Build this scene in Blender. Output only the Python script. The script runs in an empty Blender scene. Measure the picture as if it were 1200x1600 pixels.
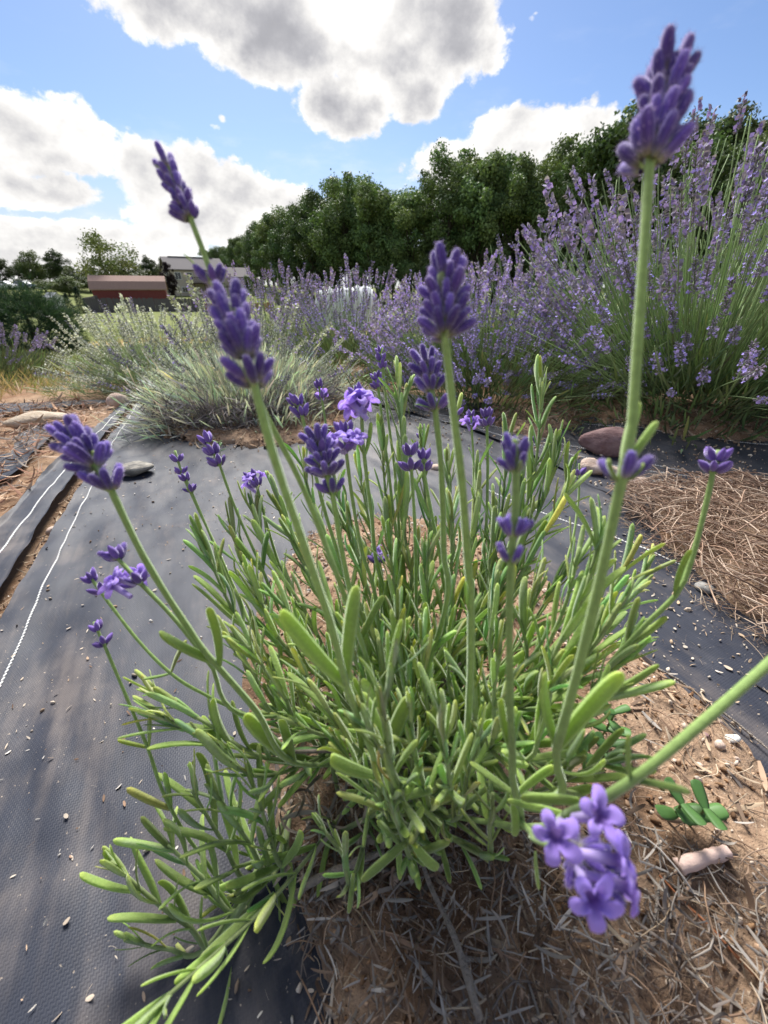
import bpy, math, random
import numpy as np
from mathutils import Matrix, Vector

# ------------------------------------------------------------------ camera, sky, sun, exposure
CAM_H = 0.28                      # camera height over the soil (a phone held low, ultra-wide lens)
F_PX = 600.0                      # focal length in pixels of the 1200 x 1600 photograph
PITCH = math.atan(350.0 / F_PX)   # horizon sits 350 px above the centre
CP, SP = math.cos(PITCH), math.sin(PITCH)
sc = bpy.context.scene
COL = sc.collection
rng = np.random.default_rng(7)
random.seed(7)

cam_d = bpy.data.cameras.new('camera'); cam = bpy.data.objects.new('camera', cam_d); COL.objects.link(cam)
cam.location = (0, 0, CAM_H); cam.rotation_euler = (math.pi / 2 - PITCH, 0, 0)
cam_d.sensor_fit = 'HORIZONTAL'; cam_d.sensor_width = 36.0; cam_d.lens = 36.0 * F_PX / 1200.0
cam_d.clip_start = 0.01; cam_d.clip_end = 9000
cam_d.dof.use_dof = True; cam_d.dof.focus_distance = 0.36; cam_d.dof.aperture_fstop = 16.0
sc.camera = cam
sc.view_settings.view_transform = 'Standard'; sc.view_settings.look = 'None'
sc.view_settings.exposure = 1.4; sc.view_settings.gamma = 1.0; sc.view_settings.use_curve_mapping = False
sc.render.engine = 'CYCLES'
sc.cycles.use_denoising = True; sc.cycles.max_bounces = 8; sc.cycles.diffuse_bounces = 4
sc.cycles.glossy_bounces = 3; sc.cycles.transmission_bounces = 4
sc.cycles.use_adaptive_sampling = True; sc.cycles.adaptive_threshold = 0.01
sc.render.film_transparent = False

SUN_EL, SUN_AZ = math.radians(46), math.radians(-12)     # azimuth from +Y towards +X
sun_d = bpy.data.lights.new('sun', 'SUN'); sun = bpy.data.objects.new('sun', sun_d); COL.objects.link(sun)
sun_d.energy = 3.8; sun_d.angle = math.radians(26); sun_d.color = (1.0, 0.97, 0.91)
sdir = Vector((math.sin(SUN_AZ) * math.cos(SUN_EL), math.cos(SUN_AZ) * math.cos(SUN_EL), math.sin(SUN_EL)))
sun.rotation_euler = (-sdir).to_track_quat('-Z', 'Y').to_euler(); sun.location = (0, 0, 30)

def ray(px, py):
    u = (px - 600.0) / F_PX; v = (800.0 - py) / F_PX
    return np.array([u, CP + v * SP, -SP + v * CP])
def at(px, py, d):
    """photo pixel + depth along the lens axis -> world point"""
    return np.array([0, 0, CAM_H]) + d * ray(px, py)
def azel(px, py):
    r = ray(px, py); r = r / np.linalg.norm(r)
    return math.atan2(r[0], r[1]), math.asin(r[2])

class NT:
    """little node-tree builder"""
    def __init__(s, tree): s.t = tree; s.n = tree.nodes; s.l = tree.links
    def put(s, sock, v):
        if hasattr(v, 'is_output') or isinstance(v, bpy.types.NodeSocket): s.l.new(v, sock)
        elif v is not None:
            try: sock.default_value = v
            except Exception: sock.default_value = (*v, 1.0)
    def node(s, typ, **kw):
        n = s.n.new(typ)
        for k, v in kw.items(): setattr(n, k, v)
        return n
    def math(s, op, a, b=None, c=None, clamp=False):
        n = s.node('ShaderNodeMath', operation=op, use_clamp=clamp)
        s.put(n.inputs[0], a)
        if b is not None: s.put(n.inputs[1], b)
        if c is not None: s.put(n.inputs[2], c)
        return n.outputs[0]
    def vmath(s, op, a, b=None, scale=None):
        n = s.node('ShaderNodeVectorMath', operation=op)
        s.put(n.inputs[0], a)
        if b is not None: s.put(n.inputs[1], b)
        if scale is not None: s.put(n.inputs['Scale'], scale)
        return n.outputs[1] if op in ('DOT_PRODUCT', 'LENGTH', 'DISTANCE') else n.outputs[0]
    def noise(s, vec, scale, detail=4, rough=0.55, dist=0.0, lac=2.0, out=0):
        n = s.node('ShaderNodeTexNoise'); s.put(n.inputs['Vector'], vec)
        n.inputs['Scale'].default_value = scale; n.inputs['Detail'].default_value = detail
        n.inputs['Roughness'].default_value = rough; n.inputs['Distortion'].default_value = dist
        n.inputs['Lacunarity'].default_value = lac
        return n.outputs[out]
    def voronoi(s, vec, scale, feature='F1', detail=0, rough=0.5, out=0, rnd=1.0):
        n = s.node('ShaderNodeTexVoronoi', feature=feature); s.put(n.inputs['Vector'], vec)
        n.inputs['Scale'].default_value = scale; n.inputs['Randomness'].default_value = rnd
        if 'Detail' in n.inputs: n.inputs['Detail'].default_value = detail; n.inputs['Roughness'].default_value = rough
        return n.outputs[out]
    def step(s, x, a, b, o0=0.0, o1=1.0):
        n = s.node('ShaderNodeMapRange', interpolation_type='SMOOTHSTEP')
        s.put(n.inputs[0], x)
        for i, v in zip((1, 2, 3, 4), (a, b, o0, o1)): s.put(n.inputs[i], v)
        return n.outputs[0]
    def mix(s, f, a, b, blend='MIX'):
        n = s.node('ShaderNodeMix', data_type='RGBA', blend_type=blend)
        s.put(n.inputs[0], f)
        for k, v in ((6, a), (7, b)):
            if isinstance(v, tuple) and len(v) == 3: v = (*v, 1.0)
            s.put(n.inputs[k], v)
        return n.outputs[2]
    def scale_col(s, col, f):
        return s.vmath('SCALE', col, scale=f)

def build_world():
    w = bpy.data.worlds.new('World'); sc.world = w; w.use_nodes = True
    t = w.node_tree; t.nodes.clear(); g = NT(t)
    out = g.node('ShaderNodeOutputWorld'); bg = g.node('ShaderNodeBackground')
    sky = g.node('ShaderNodeTexSky', sky_type='NISHITA', sun_disc=False)
    sky.sun_elevation = SUN_EL; sky.sun_rotation = SUN_AZ; sky.altitude = 250; sky.air_density = 1.0
    sky.dust_density = 0.6; sky.ozone_density = 1.6
    d = g.node('ShaderNodeTexCoord').outputs['Generated']
    sep = g.node('ShaderNodeSeparateXYZ'); g.put(sep.inputs[0], d)
    x, y, z = sep.outputs
    az = g.math('ARCTAN2', x, y); el = g.math('ARCSINE', z)
    # direction warp for ragged cumulus edges
    warp = g.noise(d, 5.0, 3, 0.5, out=1)
    wsep = g.node('ShaderNodeSeparateXYZ'); g.put(wsep.inputs[0], warp)
    az2 = g.math('MULTIPLY_ADD', g.math('SUBTRACT', wsep.outputs[0], 0.5), 0.10, az)
    el2 = g.math('MULTIPLY_ADD', g.math('SUBTRACT', wsep.outputs[1], 0.5), 0.07, el)
    lobes = [  # cloud over the middle
        (300, 20, 190, 75), (470, 40, 190, 125), (620, 60, 190, 130), (720, 60, 90, 100), (545, 175, 75, 70), (640, 160, 60, 52),
        (420, 90, 120, 66), (560, -70, 330, 130),
        # cumulus bank to the left
        (20, 205, 110, 78), (95, 215, 85, 72), (225, 268, 82, 66), (300, 262, 68, 60), (375, 300, 70, 58), (435, 312, 60, 36),
        (40, 290, 130, 40), (330, 335, 165, 48), (130, 372, 260, 42), (-120, 230, 200, 110), (200, 415, 330, 30), (-60, 400, 200, 60),
        # bright cumulus behind the wood
        (815, 215, 100, 64), (720, 250, 80, 44), (900, 215, 75, 58), (790, 260, 160, 50), (980, 260, 180, 40), (1120, 320, 160, 36), (1290, 300, 150, 60),
        # loose puffs
        (338, 196, 20, 13), (352, 188, 13, 12), (842, 28, 13, 14), (850, 20, 8, 8)]
    M = None
    for (px, py, rx, ry) in lobes:
        a0, e0 = azel(px, py)
        a1, _ = azel(px - rx, py); a2, _ = azel(px + rx, py); _, e1 = azel(px, py - ry); _, e2 = azel(px, py + ry)
        ra, re = abs(a2 - a1) / 2, abs(e1 - e2) / 2
        da = g.math('MULTIPLY', g.math('SUBTRACT', az2, a0), 1 / ra)
        de = g.math('MULTIPLY', g.math('SUBTRACT', el2, e0), 1 / re)
        q = g.math('SUBTRACT', 1.0, g.math('ADD', g.math('MULTIPLY', da, da), g.math('MULTIPLY', de, de)))
        if rx < 30: q = g.math('MULTIPLY_ADD', q, 0.8, -0.35)
        M = q if M is None else g.math('SMOOTH_MAX', M, q, 0.35)
        if (px, py) == (560, -70): MA = M
    # the same kind of broken cumulus all round, beyond the part that the photograph shows
    flat = g.vmath('SCALE', d, scale=g.math('DIVIDE', 1.0, g.math('ADD', g.math('ABSOLUTE', z), 0.22)))
    gen = g.math('MULTIPLY', g.math('SUBTRACT', g.noise(flat, 1.5, 3, 0.5), 0.5), 7.0)
    fwd = g.math('MULTIPLY', g.step(g.math('ABSOLUTE', az), 0.85, 1.15, 1.0, 0.0), g.step(el, 0.62, 0.85, 1.0, 0.0))
    gen = g.math('SUBTRACT', gen, g.math('MULTIPLY', fwd, 6.0))
    M = g.math('SMOOTH_MAX', M, gen, 0.2)
    M = g.math('MAXIMUM', g.math('MINIMUM', M, 1.2), -2.0)
    def billow(vec):
        n1 = g.noise(vec, 6.0, 1, 0.5); n2 = g.noise(vec, 15.0, 7, 0.62)
        puff = g.math('ABSOLUTE', g.math('SUBTRACT', n1, 0.5))
        puff2 = g.math('ABSOLUTE', g.math('SUBTRACT', n2, 0.5))
        return g.math('ADD', g.math('MULTIPLY', puff, 1.6), g.math('SUBTRACT', g.math('MULTIPLY', puff2, 2.6), 0.42))
    stretch = g.vmath('MULTIPLY', d, (1.0, 1.0, 1.35))
    b0 = billow(stretch)
    D = g.math('ADD', M, g.math('MULTIPLY', b0, 0.85))
    alpha = g.step(D, 0.0, 0.32)
    wisp = g.math('MULTIPLY', g.step(g.noise(g.vmath('MULTIPLY', d, (3.0, 3.0, 9.0)), 2.2, 5, 0.62), 0.52, 0.85), 0.30)
    hazeband = g.step(el, 0.0, 0.26, 0.75, 0.0)
    alpha = g.math('MAXIMUM', alpha, g.math('MULTIPLY', wisp, g.step(el, 0.0, 0.4, 1.5, 0.2)), clamp=True)
    # backlit cumulus: the thick middles are grey, thin edges and upper billows bright
    thick = g.step(g.math('ADD', M, g.math('MULTIPLY', b0, 0.35)), 0.15, 1.0)
    big = g.noise(stretch, 7.0, 2, 0.5); big2 = g.noise(g.vmath('ADD', stretch, (0.0, 0.0, 0.045)), 7.0, 2, 0.5)
    fine = g.noise(stretch, 17.0, 5, 0.6); fine2 = g.noise(g.vmath('ADD', stretch, (-0.006, 0.0, 0.016)), 17.0, 5, 0.6)
    relief = g.math('ADD', g.math('MULTIPLY', g.math('SUBTRACT', big, big2), 0.9), g.math('MULTIPLY', g.math('SUBTRACT', fine, fine2), 0.65))
    # the cloud overhead is the thickest; one window in it lets the sun through
    a0, e0 = azel(545, 30)
    ga, ge = g.math('MULTIPLY', g.math('SUBTRACT', az2, a0), 1 / 0.075), g.math('MULTIPLY', g.math('SUBTRACT', el2, e0), 1 / 0.035)
    window = g.math('EXPONENT', g.math('MULTIPLY', g.math('ADD', g.math('MULTIPLY', ga, ga), g.math('MULTIPLY', ge, ge)), -1.0))
    heavy = g.math('ADD', 0.26, g.math('MULTIPLY', g.step(MA, -0.1, 0.3), 0.24))
    shade = g.math('ADD', g.math('SUBTRACT', 1.10, g.math('MULTIPLY', thick, heavy)), relief)
    shade = g.math('MULTIPLY_ADD', window, 0.9, shade)
    shade = g.math('MULTIPLY_ADD', g.math('SUBTRACT', big, 0.44), 0.45, shade)
    shade = g.math('SMOOTH_MAX', g.math('SMOOTH_MIN', shade, 1.2, 0.15), 0.47, 0.35)
    ccol = g.mix(g.step(shade, 0.4, 0.95), (0.88, 0.88, 0.95), (1.0, 0.98, 0.96))
    ccol = g.scale_col(ccol, g.math('MULTIPLY', shade, CLOUD_GAIN))
    skyc = g.vmath('MULTIPLY', g.scale_col(sky.outputs[0], SKY_STRENGTH), (0.80, 0.88, 1.04))
    skyc = g.mix(hazeband, skyc, g.scale_col((0.90, 0.95, 1.0), 0.75 * CLOUD_GAIN))
    col = g.mix(alpha, skyc, ccol)
    below = g.step(z, -0.06, -0.01, 1.0, 0.0)
    col = g.mix(below, col, (0.03, 0.035, 0.03))
    g.put(bg.inputs[0], col); bg.inputs[1].default_value = 1.0
    g.l.new(bg.outputs[0], out.inputs[0])
    w.cycles.sampling_method = 'MANUAL'; w.cycles.sample_map_resolution = 512
SKY_STRENGTH = 0.05
CLOUD_GAIN = 0.40
build_world()
# ------------------------------------------------------------------ helpers
def tag(o, label=None, cat=None, group=None, kind=None):
    if label: o['label'] = label
    if cat: o['category'] = cat
    if group: o['group'] = group
    if kind: o['kind'] = kind
    return o
def empty(name, loc, label=None, cat=None, group=None, parent=None):
    o = bpy.data.objects.new(name, None); COL.objects.link(o); o.location = tuple(loc); o.empty_display_size = 0.1
    if parent: o.parent = parent
    return tag(o, label, cat, group)
def link(name, me, parent=None, M=None, loc=None):
    o = bpy.data.objects.new(name, me); COL.objects.link(o)
    if parent is not None: o.parent = parent
    if M is not None: o.matrix_local = M
    elif loc is not None: o.location = tuple(loc)
    return o

class Geo:
    """collects vertices, faces and per-vertex colours; build() makes ONE mesh"""
    def __init__(s): s.V = []; s.Q = []; s.T = []; s.C = []; s.n = 0; s.MI = []
    def add(s, V, Q=None, C=None, T=None):
        V = np.asarray(V, float); n = len(V); s.V.append(V)
        if Q is not None and len(Q): s.Q.append(np.asarray(Q, int) + s.n)
        if T is not None and len(T): s.T.append(np.asarray(T, int) + s.n)
        if C is None: C = (1, 1, 1)
        C = np.asarray(C, float)
        if C.ndim == 1: C = np.tile(C, (n, 1))
        s.C.append(C); s.n += n
        return s
    def copies(s, tmpl, R, S, P, C=None):
        """many transformed copies of a template (V, Q, C): R (k,3,3) columns = axes, S (k,) or (k,3), P (k,3), C (k,3) multiplies"""
        Vt, Qt, Ct = tmpl; k = len(P); m = len(Vt)
        S = np.asarray(S, float); S = S[:, None] * np.ones(3) if S.ndim == 1 else S
        V = np.einsum('kij,kmj->kmi', R, Vt[None] * S[:, None, :]) + P[:, None, :]
        Q = Qt[None] + (np.arange(k) * m)[:, None, None]
        CC = np.tile(Ct[None], (k, 1, 1))
        if C is not None: CC = CC * C[:, None, :]
        s.add(V.reshape(-1, 3), Q.reshape(-1, Qt.shape[1]) if Qt.shape[1] == 4 else None, CC.reshape(-1, 3),
              Q.reshape(-1, 3) if Qt.shape[1] == 3 else None)
        return s
    def mesh(s, name, mat, smooth=True):
        V = np.concatenate(s.V); C = np.concatenate(s.C)
        Q = np.concatenate(s.Q) if s.Q else np.zeros((0, 4), int); T = np.concatenate(s.T) if s.T else np.zeros((0, 3), int)
        me = bpy.data.meshes.new(name)
        me.vertices.add(len(V)); me.vertices.foreach_set('co', V.astype(np.float32).ravel())
        nl = Q.size + T.size; me.loops.add(nl)
        me.loops.foreach_set('vertex_index', np.concatenate([Q.ravel(), T.ravel()]).astype(np.int32))
        npoly = len(Q) + len(T); me.polygons.add(npoly)
        st = np.concatenate([np.arange(len(Q)) * 4, Q.size + np.arange(len(T)) * 3]).astype(np.int32)
        me.polygons.foreach_set('loop_start', st)
        me.update(calc_edges=True); me.validate()
        me.polygons.foreach_set('use_smooth', np.full(len(me.polygons), bool(smooth)))
        a = me.color_attributes.new('Col', 'FLOAT_COLOR', 'POINT')
        a.data.foreach_set('color', np.concatenate([C, np.ones((len(C), 1))], 1).astype(np.float32).ravel())
        me.materials.append(mat)
        return me
    def build(s, name, mat, parent=None, smooth=True, **kw):
        return link(name, s.mesh(name, mat, smooth), parent, **kw)

def norm(v): v = np.asarray(v, float); return v / (np.linalg.norm(v, axis=-1, keepdims=True) + 1e-12)
def frames(d, up=None):
    """rotation matrices whose z axis is d (k,3); y axis close to up"""
    d = norm(np.atleast_2d(d)); k = len(d)
    if up is None: up = rng.normal(size=(k, 3))
    up = np.atleast_2d(up) * np.ones((k, 1))
    y = up - (up * d).sum(1, keepdims=True) * d; y = norm(y); x = np.cross(y, d)
    return np.stack([x, y, d], axis=2)
def mat4(R, p, s=1.0):
    s = np.ones(3) * s; M = np.eye(4); M[:3, :3] = R * s[None, :]; M[:3, 3] = p
    return Matrix(M.tolist())
def spline(P, n):
    """Catmull-Rom through P -> n points evenly spread"""
    P = np.asarray(P, float)
    if len(P) == 2: return P[0] + (P[1] - P[0]) * np.linspace(0, 1, n)[:, None]
    Q = np.vstack([2 * P[0] - P[1], P, 2 * P[-1] - P[-2]])
    out = []
    for i in range(len(P) - 1):
        p0, p1, p2, p3 = Q[i:i + 4]
        t = np.linspace(0, 1, 24, endpoint=False)[:, None]
        out.append(0.5 * (2 * p1 + (p2 - p0) * t + (2 * p0 - 5 * p1 + 4 * p2 - p3) * t ** 2 + (-p0 + 3 * p1 - 3 * p2 + p3) * t ** 3))
    out = np.vstack(out + [P[-1:]])
    s = np.concatenate([[0], np.cumsum(np.linalg.norm(np.diff(out, axis=0), axis=1))])
    return np.stack([np.interp(np.linspace(0, s[-1], n), s, out[:, k]) for k in range(3)], 1)
def tube(P, r, seg=6, cap=True):
    P = np.asarray(P, float); n = len(P); r = np.ones(n) * r
    T = norm(np.gradient(P, axis=0)); ref = np.array([0.0, 0, 1]) if abs(T[0][2]) < 0.9 else np.array([1.0, 0, 0])
    U = norm(np.cross(T[0], ref)); V = []
    a = np.linspace(0, 2 * math.pi, seg, endpoint=False)
    for i in range(n):
        U = norm(U - np.dot(U, T[i]) * T[i]); W = np.cross(T[i], U)
        V.append(P[i] + r[i] * (np.cos(a)[:, None] * U + np.sin(a)[:, None] * W))
    V = np.vstack(V); Q = []
    i, j = np.meshgrid(np.arange(n - 1), np.arange(seg), indexing='ij')
    Q = np.stack([i * seg + j, i * seg + (j + 1) % seg, (i + 1) * seg + (j + 1) % seg, (i + 1) * seg + j], -1).reshape(-1, 4)
    if cap:
        V = np.vstack([V, P[-1] + T[-1] * r[-1] * 0.4, P[0]])
        e = len(V) - 2
        tt = [[(n - 1) * seg + k, (n - 1) * seg + (k + 1) % seg, e, e] for k in range(seg)]
        return V, Q, [t[:3] for t in tt] + [[(k + 1) % seg, k, e + 1] for k in range(seg)]
    return V, Q, []
def box(cx, cy, cz, sx, sy, sz):
    V = np.array([[x, y, z] for x in (-.5, .5) for y in (-.5, .5) for z in (-.5, .5)]) * (sx, sy, sz) + (cx, cy, cz)
    return V, np.array([[0, 1, 3, 2], [4, 6, 7, 5], [0, 4, 5, 1], [2, 3, 7, 6], [0, 2, 6, 4], [1, 5, 7, 3]])
def grid_quads(nu, nv):
    i, j = np.meshgrid(np.arange(nu - 1), np.arange(nv - 1), indexing='ij')
    return np.stack([i * nv + j, (i + 1) * nv + j, (i + 1) * nv + j + 1, i * nv + j + 1], -1).reshape(-1, 4)

# value noise for shaping meshes
_P = np.random.default_rng(3).random((256, 256))
def vnoise(x, y, sc=1.0):
    x = np.asarray(x) * sc + 37.3; y = np.asarray(y) * sc + 71.7
    xi = np.floor(x).astype(int); yi = np.floor(y).astype(int); fx = x - xi; fy = y - yi
    fx = fx * fx * (3 - 2 * fx); fy = fy * fy * (3 - 2 * fy)
    g = lambda a, b: _P[a % 256, b % 256]
    return (g(xi, yi) * (1 - fx) + g(xi + 1, yi) * fx) * (1 - fy) + (g(xi, yi + 1) * (1 - fx) + g(xi + 1, yi + 1) * fx) * fy
def fbm(x, y, sc=1.0, o=4):
    r = 0; a = 0.5
    for k in range(o): r = r + a * (vnoise(x, y, sc * 2 ** k) - 0.5); a *= 0.5
    return r

# ------------------------------------------------------------------ terrain: a gentle fall away to the left, level fields beyond
_tk = np.array([-5, .5, 1.0, 3, 8, 16, 30, 60, 5000]); _tz = np.array([0, 0, -.012, -.15, -.55, -1.2, -1.85, -2.0, -2.0])
_td = np.concatenate([np.linspace(-5, 10, 1500), np.linspace(10.05, 200, 900), [5000]])
_tv = np.interp(_td, _tk, _tz)
for _ in range(3): _tv[30:-30] = np.convolve(_tv, np.ones(31) / 31, 'same')[30:-30]
def terrain(x, y):
    x = np.asarray(x, float); y = np.asarray(y, float)
    z = np.interp(-0.42 * x + 0.9 * y, _td, _tv)
    r = np.hypot(x, y)
    far = np.clip((r - 75) / 90, 0, 1)
    return z + 3.2 * far * far * (3 - 2 * far) * np.clip(0.6 - x / 120, 0, 1.2)
def gp(px, py):
    """photo pixel -> point on the ground"""
    r = ray(px, py); s = np.concatenate([np.geomspace(0.05, 400, 6000)])
    z = CAM_H + s * r[2] - terrain(s * r[0], s * r[1]); k = np.argmax(z < 0)
    a = s[max(k - 1, 0)]; b = s[k]; za, zb = z[max(k - 1, 0)], z[k]
    t = a + (b - a) * za / (za - zb + 1e-12)
    p = t * r; return np.array([p[0], p[1], terrain(p[0], p[1])])
def drop(px, d):
    """a thing seen at pixel column px, d metres deep: its foot on the terrain"""
    r = ray(px, 450); p = d * r; return np.array([p[0], p[1], float(terrain(p[0], p[1]))])

# ------------------------------------------------------------------ materials
def new_mat(name):
    m = bpy.data.materials.new(name); m.use_nodes = True; t = m.node_tree; t.nodes.clear()
    g = NT(t); g.out = g.node('ShaderNodeOutputMaterial'); return m, g
def principled(g, col, rough=0.6, spec=0.4, normal=None, sheen=0.0, sheen_tint=None, trans=0.0, trans_col=None, metallic=0.0):
    p = g.node('ShaderNodeBsdfPrincipled')
    if isinstance(col, tuple) and len(col) == 3: col = (*col, 1)
    g.put(p.inputs['Base Color'], col); g.put(p.inputs['Roughness'], rough); g.put(p.inputs['Specular IOR Level'], spec)
    p.inputs['Metallic'].default_value = metallic
    if normal is not None: g.put(p.inputs['Normal'], normal)
    if sheen:
        p.inputs['Sheen Weight'].default_value = sheen; p.inputs['Sheen Roughness'].default_value = 0.45
        if sheen_tint: p.inputs['Sheen Tint'].default_value = (*sheen_tint, 1)
    sh = p.outputs[0]
    if trans:
        tr = g.node('ShaderNodeBsdfTranslucent'); g.put(tr.inputs[0], trans_col if trans_col is not None else col)
        mx = g.node('ShaderNodeMixShader'); mx.inputs[0].default_value = trans
        g.l.new(sh, mx.inputs[1]); g.l.new(tr.outputs[0], mx.inputs[2]); sh = mx.outputs[0]
    g.l.new(sh, g.out.inputs[0]); return p
def bump(g, h, strength=0.3, dist=0.01):
    b = g.node('ShaderNodeBump'); b.inputs['Strength'].default_value = strength; b.inputs['Distance'].default_value = dist
    g.put(b.inputs['Height'], h); return b.outputs[0]
def plain(name, col, rough=0.7, spec=0.3, var=0.15, nscale=8.0, bmp=0.15, metallic=0.0):
    m, g = new_mat(name); tc = g.node('ShaderNodeTexCoord').outputs['Object']
    n = g.noise(tc, nscale, 5, 0.6)
    c = g.scale_col((*col,), g.math('MULTIPLY_ADD', n, 2 * var, 1 - var))
    principled(g, c, rough, spec, bump(g, n, bmp, 0.02), metallic=metallic); return m
def veg(name, rough=0.55, spec=0.3, trans=0.3, var=0.25, sheen=0.0, sheen_tint=None, boost=(1, 1, 1), nscale=None, tboost=(1.25, 1.25, 0.7), nvar=0.3):
    """vegetation: vertex colour, varied from object to object"""
    m, g = new_mat(name); a = g.node('ShaderNodeAttribute', attribute_name='Col').outputs['Color']
    r = g.node('ShaderNodeObjectInfo').outputs['Random']
    c = g.scale_col(a, g.math('MULTIPLY_ADD', r, 2 * var, 1 - var))
    r2 = g.math('FRACT', g.math('MULTIPLY', r, 7.31))
    c = g.mix(g.math('MULTIPLY', r2, var * 0.9), c, g.vmath('MULTIPLY', c, (1.25, 1.0, 0.8)))
    nrm = None
    if nscale:
        tc = g.node('ShaderNodeTexCoord').outputs['Object']; n = g.noise(tc, nscale, 4, 0.6)
        c = g.scale_col(c, g.math('MULTIPLY_ADD', n, 2 * nvar, 1 - nvar)); nrm = bump(g, n, 0.25, 0.3 / nscale)
    principled(g, c, rough, spec, nrm, sheen, sheen_tint, trans, g.vmath('MULTIPLY', c, tboost)); return m
M_TREE = veg('tree_leaves', 0.6, 0.25, 0.18, 0.30)
M_BARK = plain('bark', (0.06, 0.05, 0.04), 0.9, 0.2, 0.35, 6)
# ------------------------------------------------------------------ ground to the horizon
def mat_ground():
    m, g = new_mat('field_ground'); geo = g.node('ShaderNodeNewGeometry').outputs['Position']
    sep = g.node('ShaderNodeSeparateXYZ'); g.put(sep.inputs[0], geo)
    t = g.math('ADD', g.math('MULTIPLY', sep.outputs[0], -0.42), g.math('MULTIPLY', sep.outputs[1], 0.9))
    n1 = g.noise(geo, 60, 6, 0.65); n2 = g.noise(geo, 3.0, 5, 0.6); n3 = g.noise(geo, 0.22, 5, 0.6)
    soil = g.mix(n1, (0.13, 0.075, 0.045), (0.42, 0.29, 0.19)); soil = g.mix(g.step(n2, .4, .65), soil, g.vmath('MULTIPLY', soil, (0.75, 0.62, 0.55)))
    grass = g.mix(n3, (0.10, 0.13, 0.03), (0.22, 0.22, 0.07)); grass = g.mix(g.math('MULTIPLY', n2, .6), grass, (0.07, 0.10, 0.03))
    hay = g.mix(n2, (0.50, 0.36, 0.20), (0.38, 0.28, 0.16))
    tt = g.math('ADD', t, g.math('MULTIPLY', g.math('SUBTRACT', n2, 0.5), 2.0))
    c = g.mix(g.step(tt, 2.6, 3.6), soil, grass)
    strip = g.math('MULTIPLY', g.step(tt, 8.0, 9.0), g.step(tt, 13.0, 15.0, 1.0, 0.0))
    c = g.mix(g.math('MULTIPLY', strip, 0.85), c, hay)
    principled(g, c, 0.95, 0.1, bump(g, n1, 0.6, 0.012)); return m
def build_ground():
    rr = np.concatenate([[0.0], np.geomspace(0.15, 4000, 150)]); aa = np.linspace(-math.pi, math.pi, 181)
    R, A = np.meshgrid(rr, aa, indexing='ij'); X = R * np.sin(A); Y = R * np.cos(A)
    Z = terrain(X, Y) + fbm(X, Y, 0.15, 3) * 0.5 * np.clip((R - 6) / 20, 0, 1) - 0.005 + fbm(X, Y, 6, 3) * 0.006 * np.clip(R - 0.6, 0, 1)
    g = Geo().add(np.stack([X, Y, Z], -1).reshape(-1, 3), grid_quads(len(rr), len(aa))[:, ::-1])
    tag(g.build('ground', mat_ground()), kind='structure')
build_ground()

# ------------------------------------------------------------------ trees
def leaf_cloud(geo, centers, radii, per, size, cols, r, flat=0.8):
    """leaf-sized faces over the surface of many clumps"""
    for c, rad, col in zip(centers, radii, cols):
        k = int(per * (rad / np.mean(radii)) ** 2)
        d = norm(r.normal(size=(k, 3)) + (0, 0, 0.25)); q = rad * (0.25 + 0.85 * r.random(k) ** 0.6 + 0.22 * np.abs(r.normal(size=k)) * (r.random(k) < .35))
        P = c + d * q[:, None] * (1, 1, flat) * (.75 + .5 * r.random(3))
        F = frames(norm(d + 0.7 * r.normal(size=(k, 3))), r.normal(size=(k, 3)))
        tmpl = (np.array([[-.5, -.35, 0], [0, -.6, .12], [.5, 0, -.05], [0, .6, .1], [-.5, .3, 0]])[:4], np.array([[0, 1, 2, 3]]), np.ones((4, 3)))
        C = col * (0.6 + 0.8 * r.random(k))[:, None] * np.array([1, 1, 1])
        geo.copies(tmpl, F, size * (0.7 + 0.6 * r.random(k)), P, C)
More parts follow.
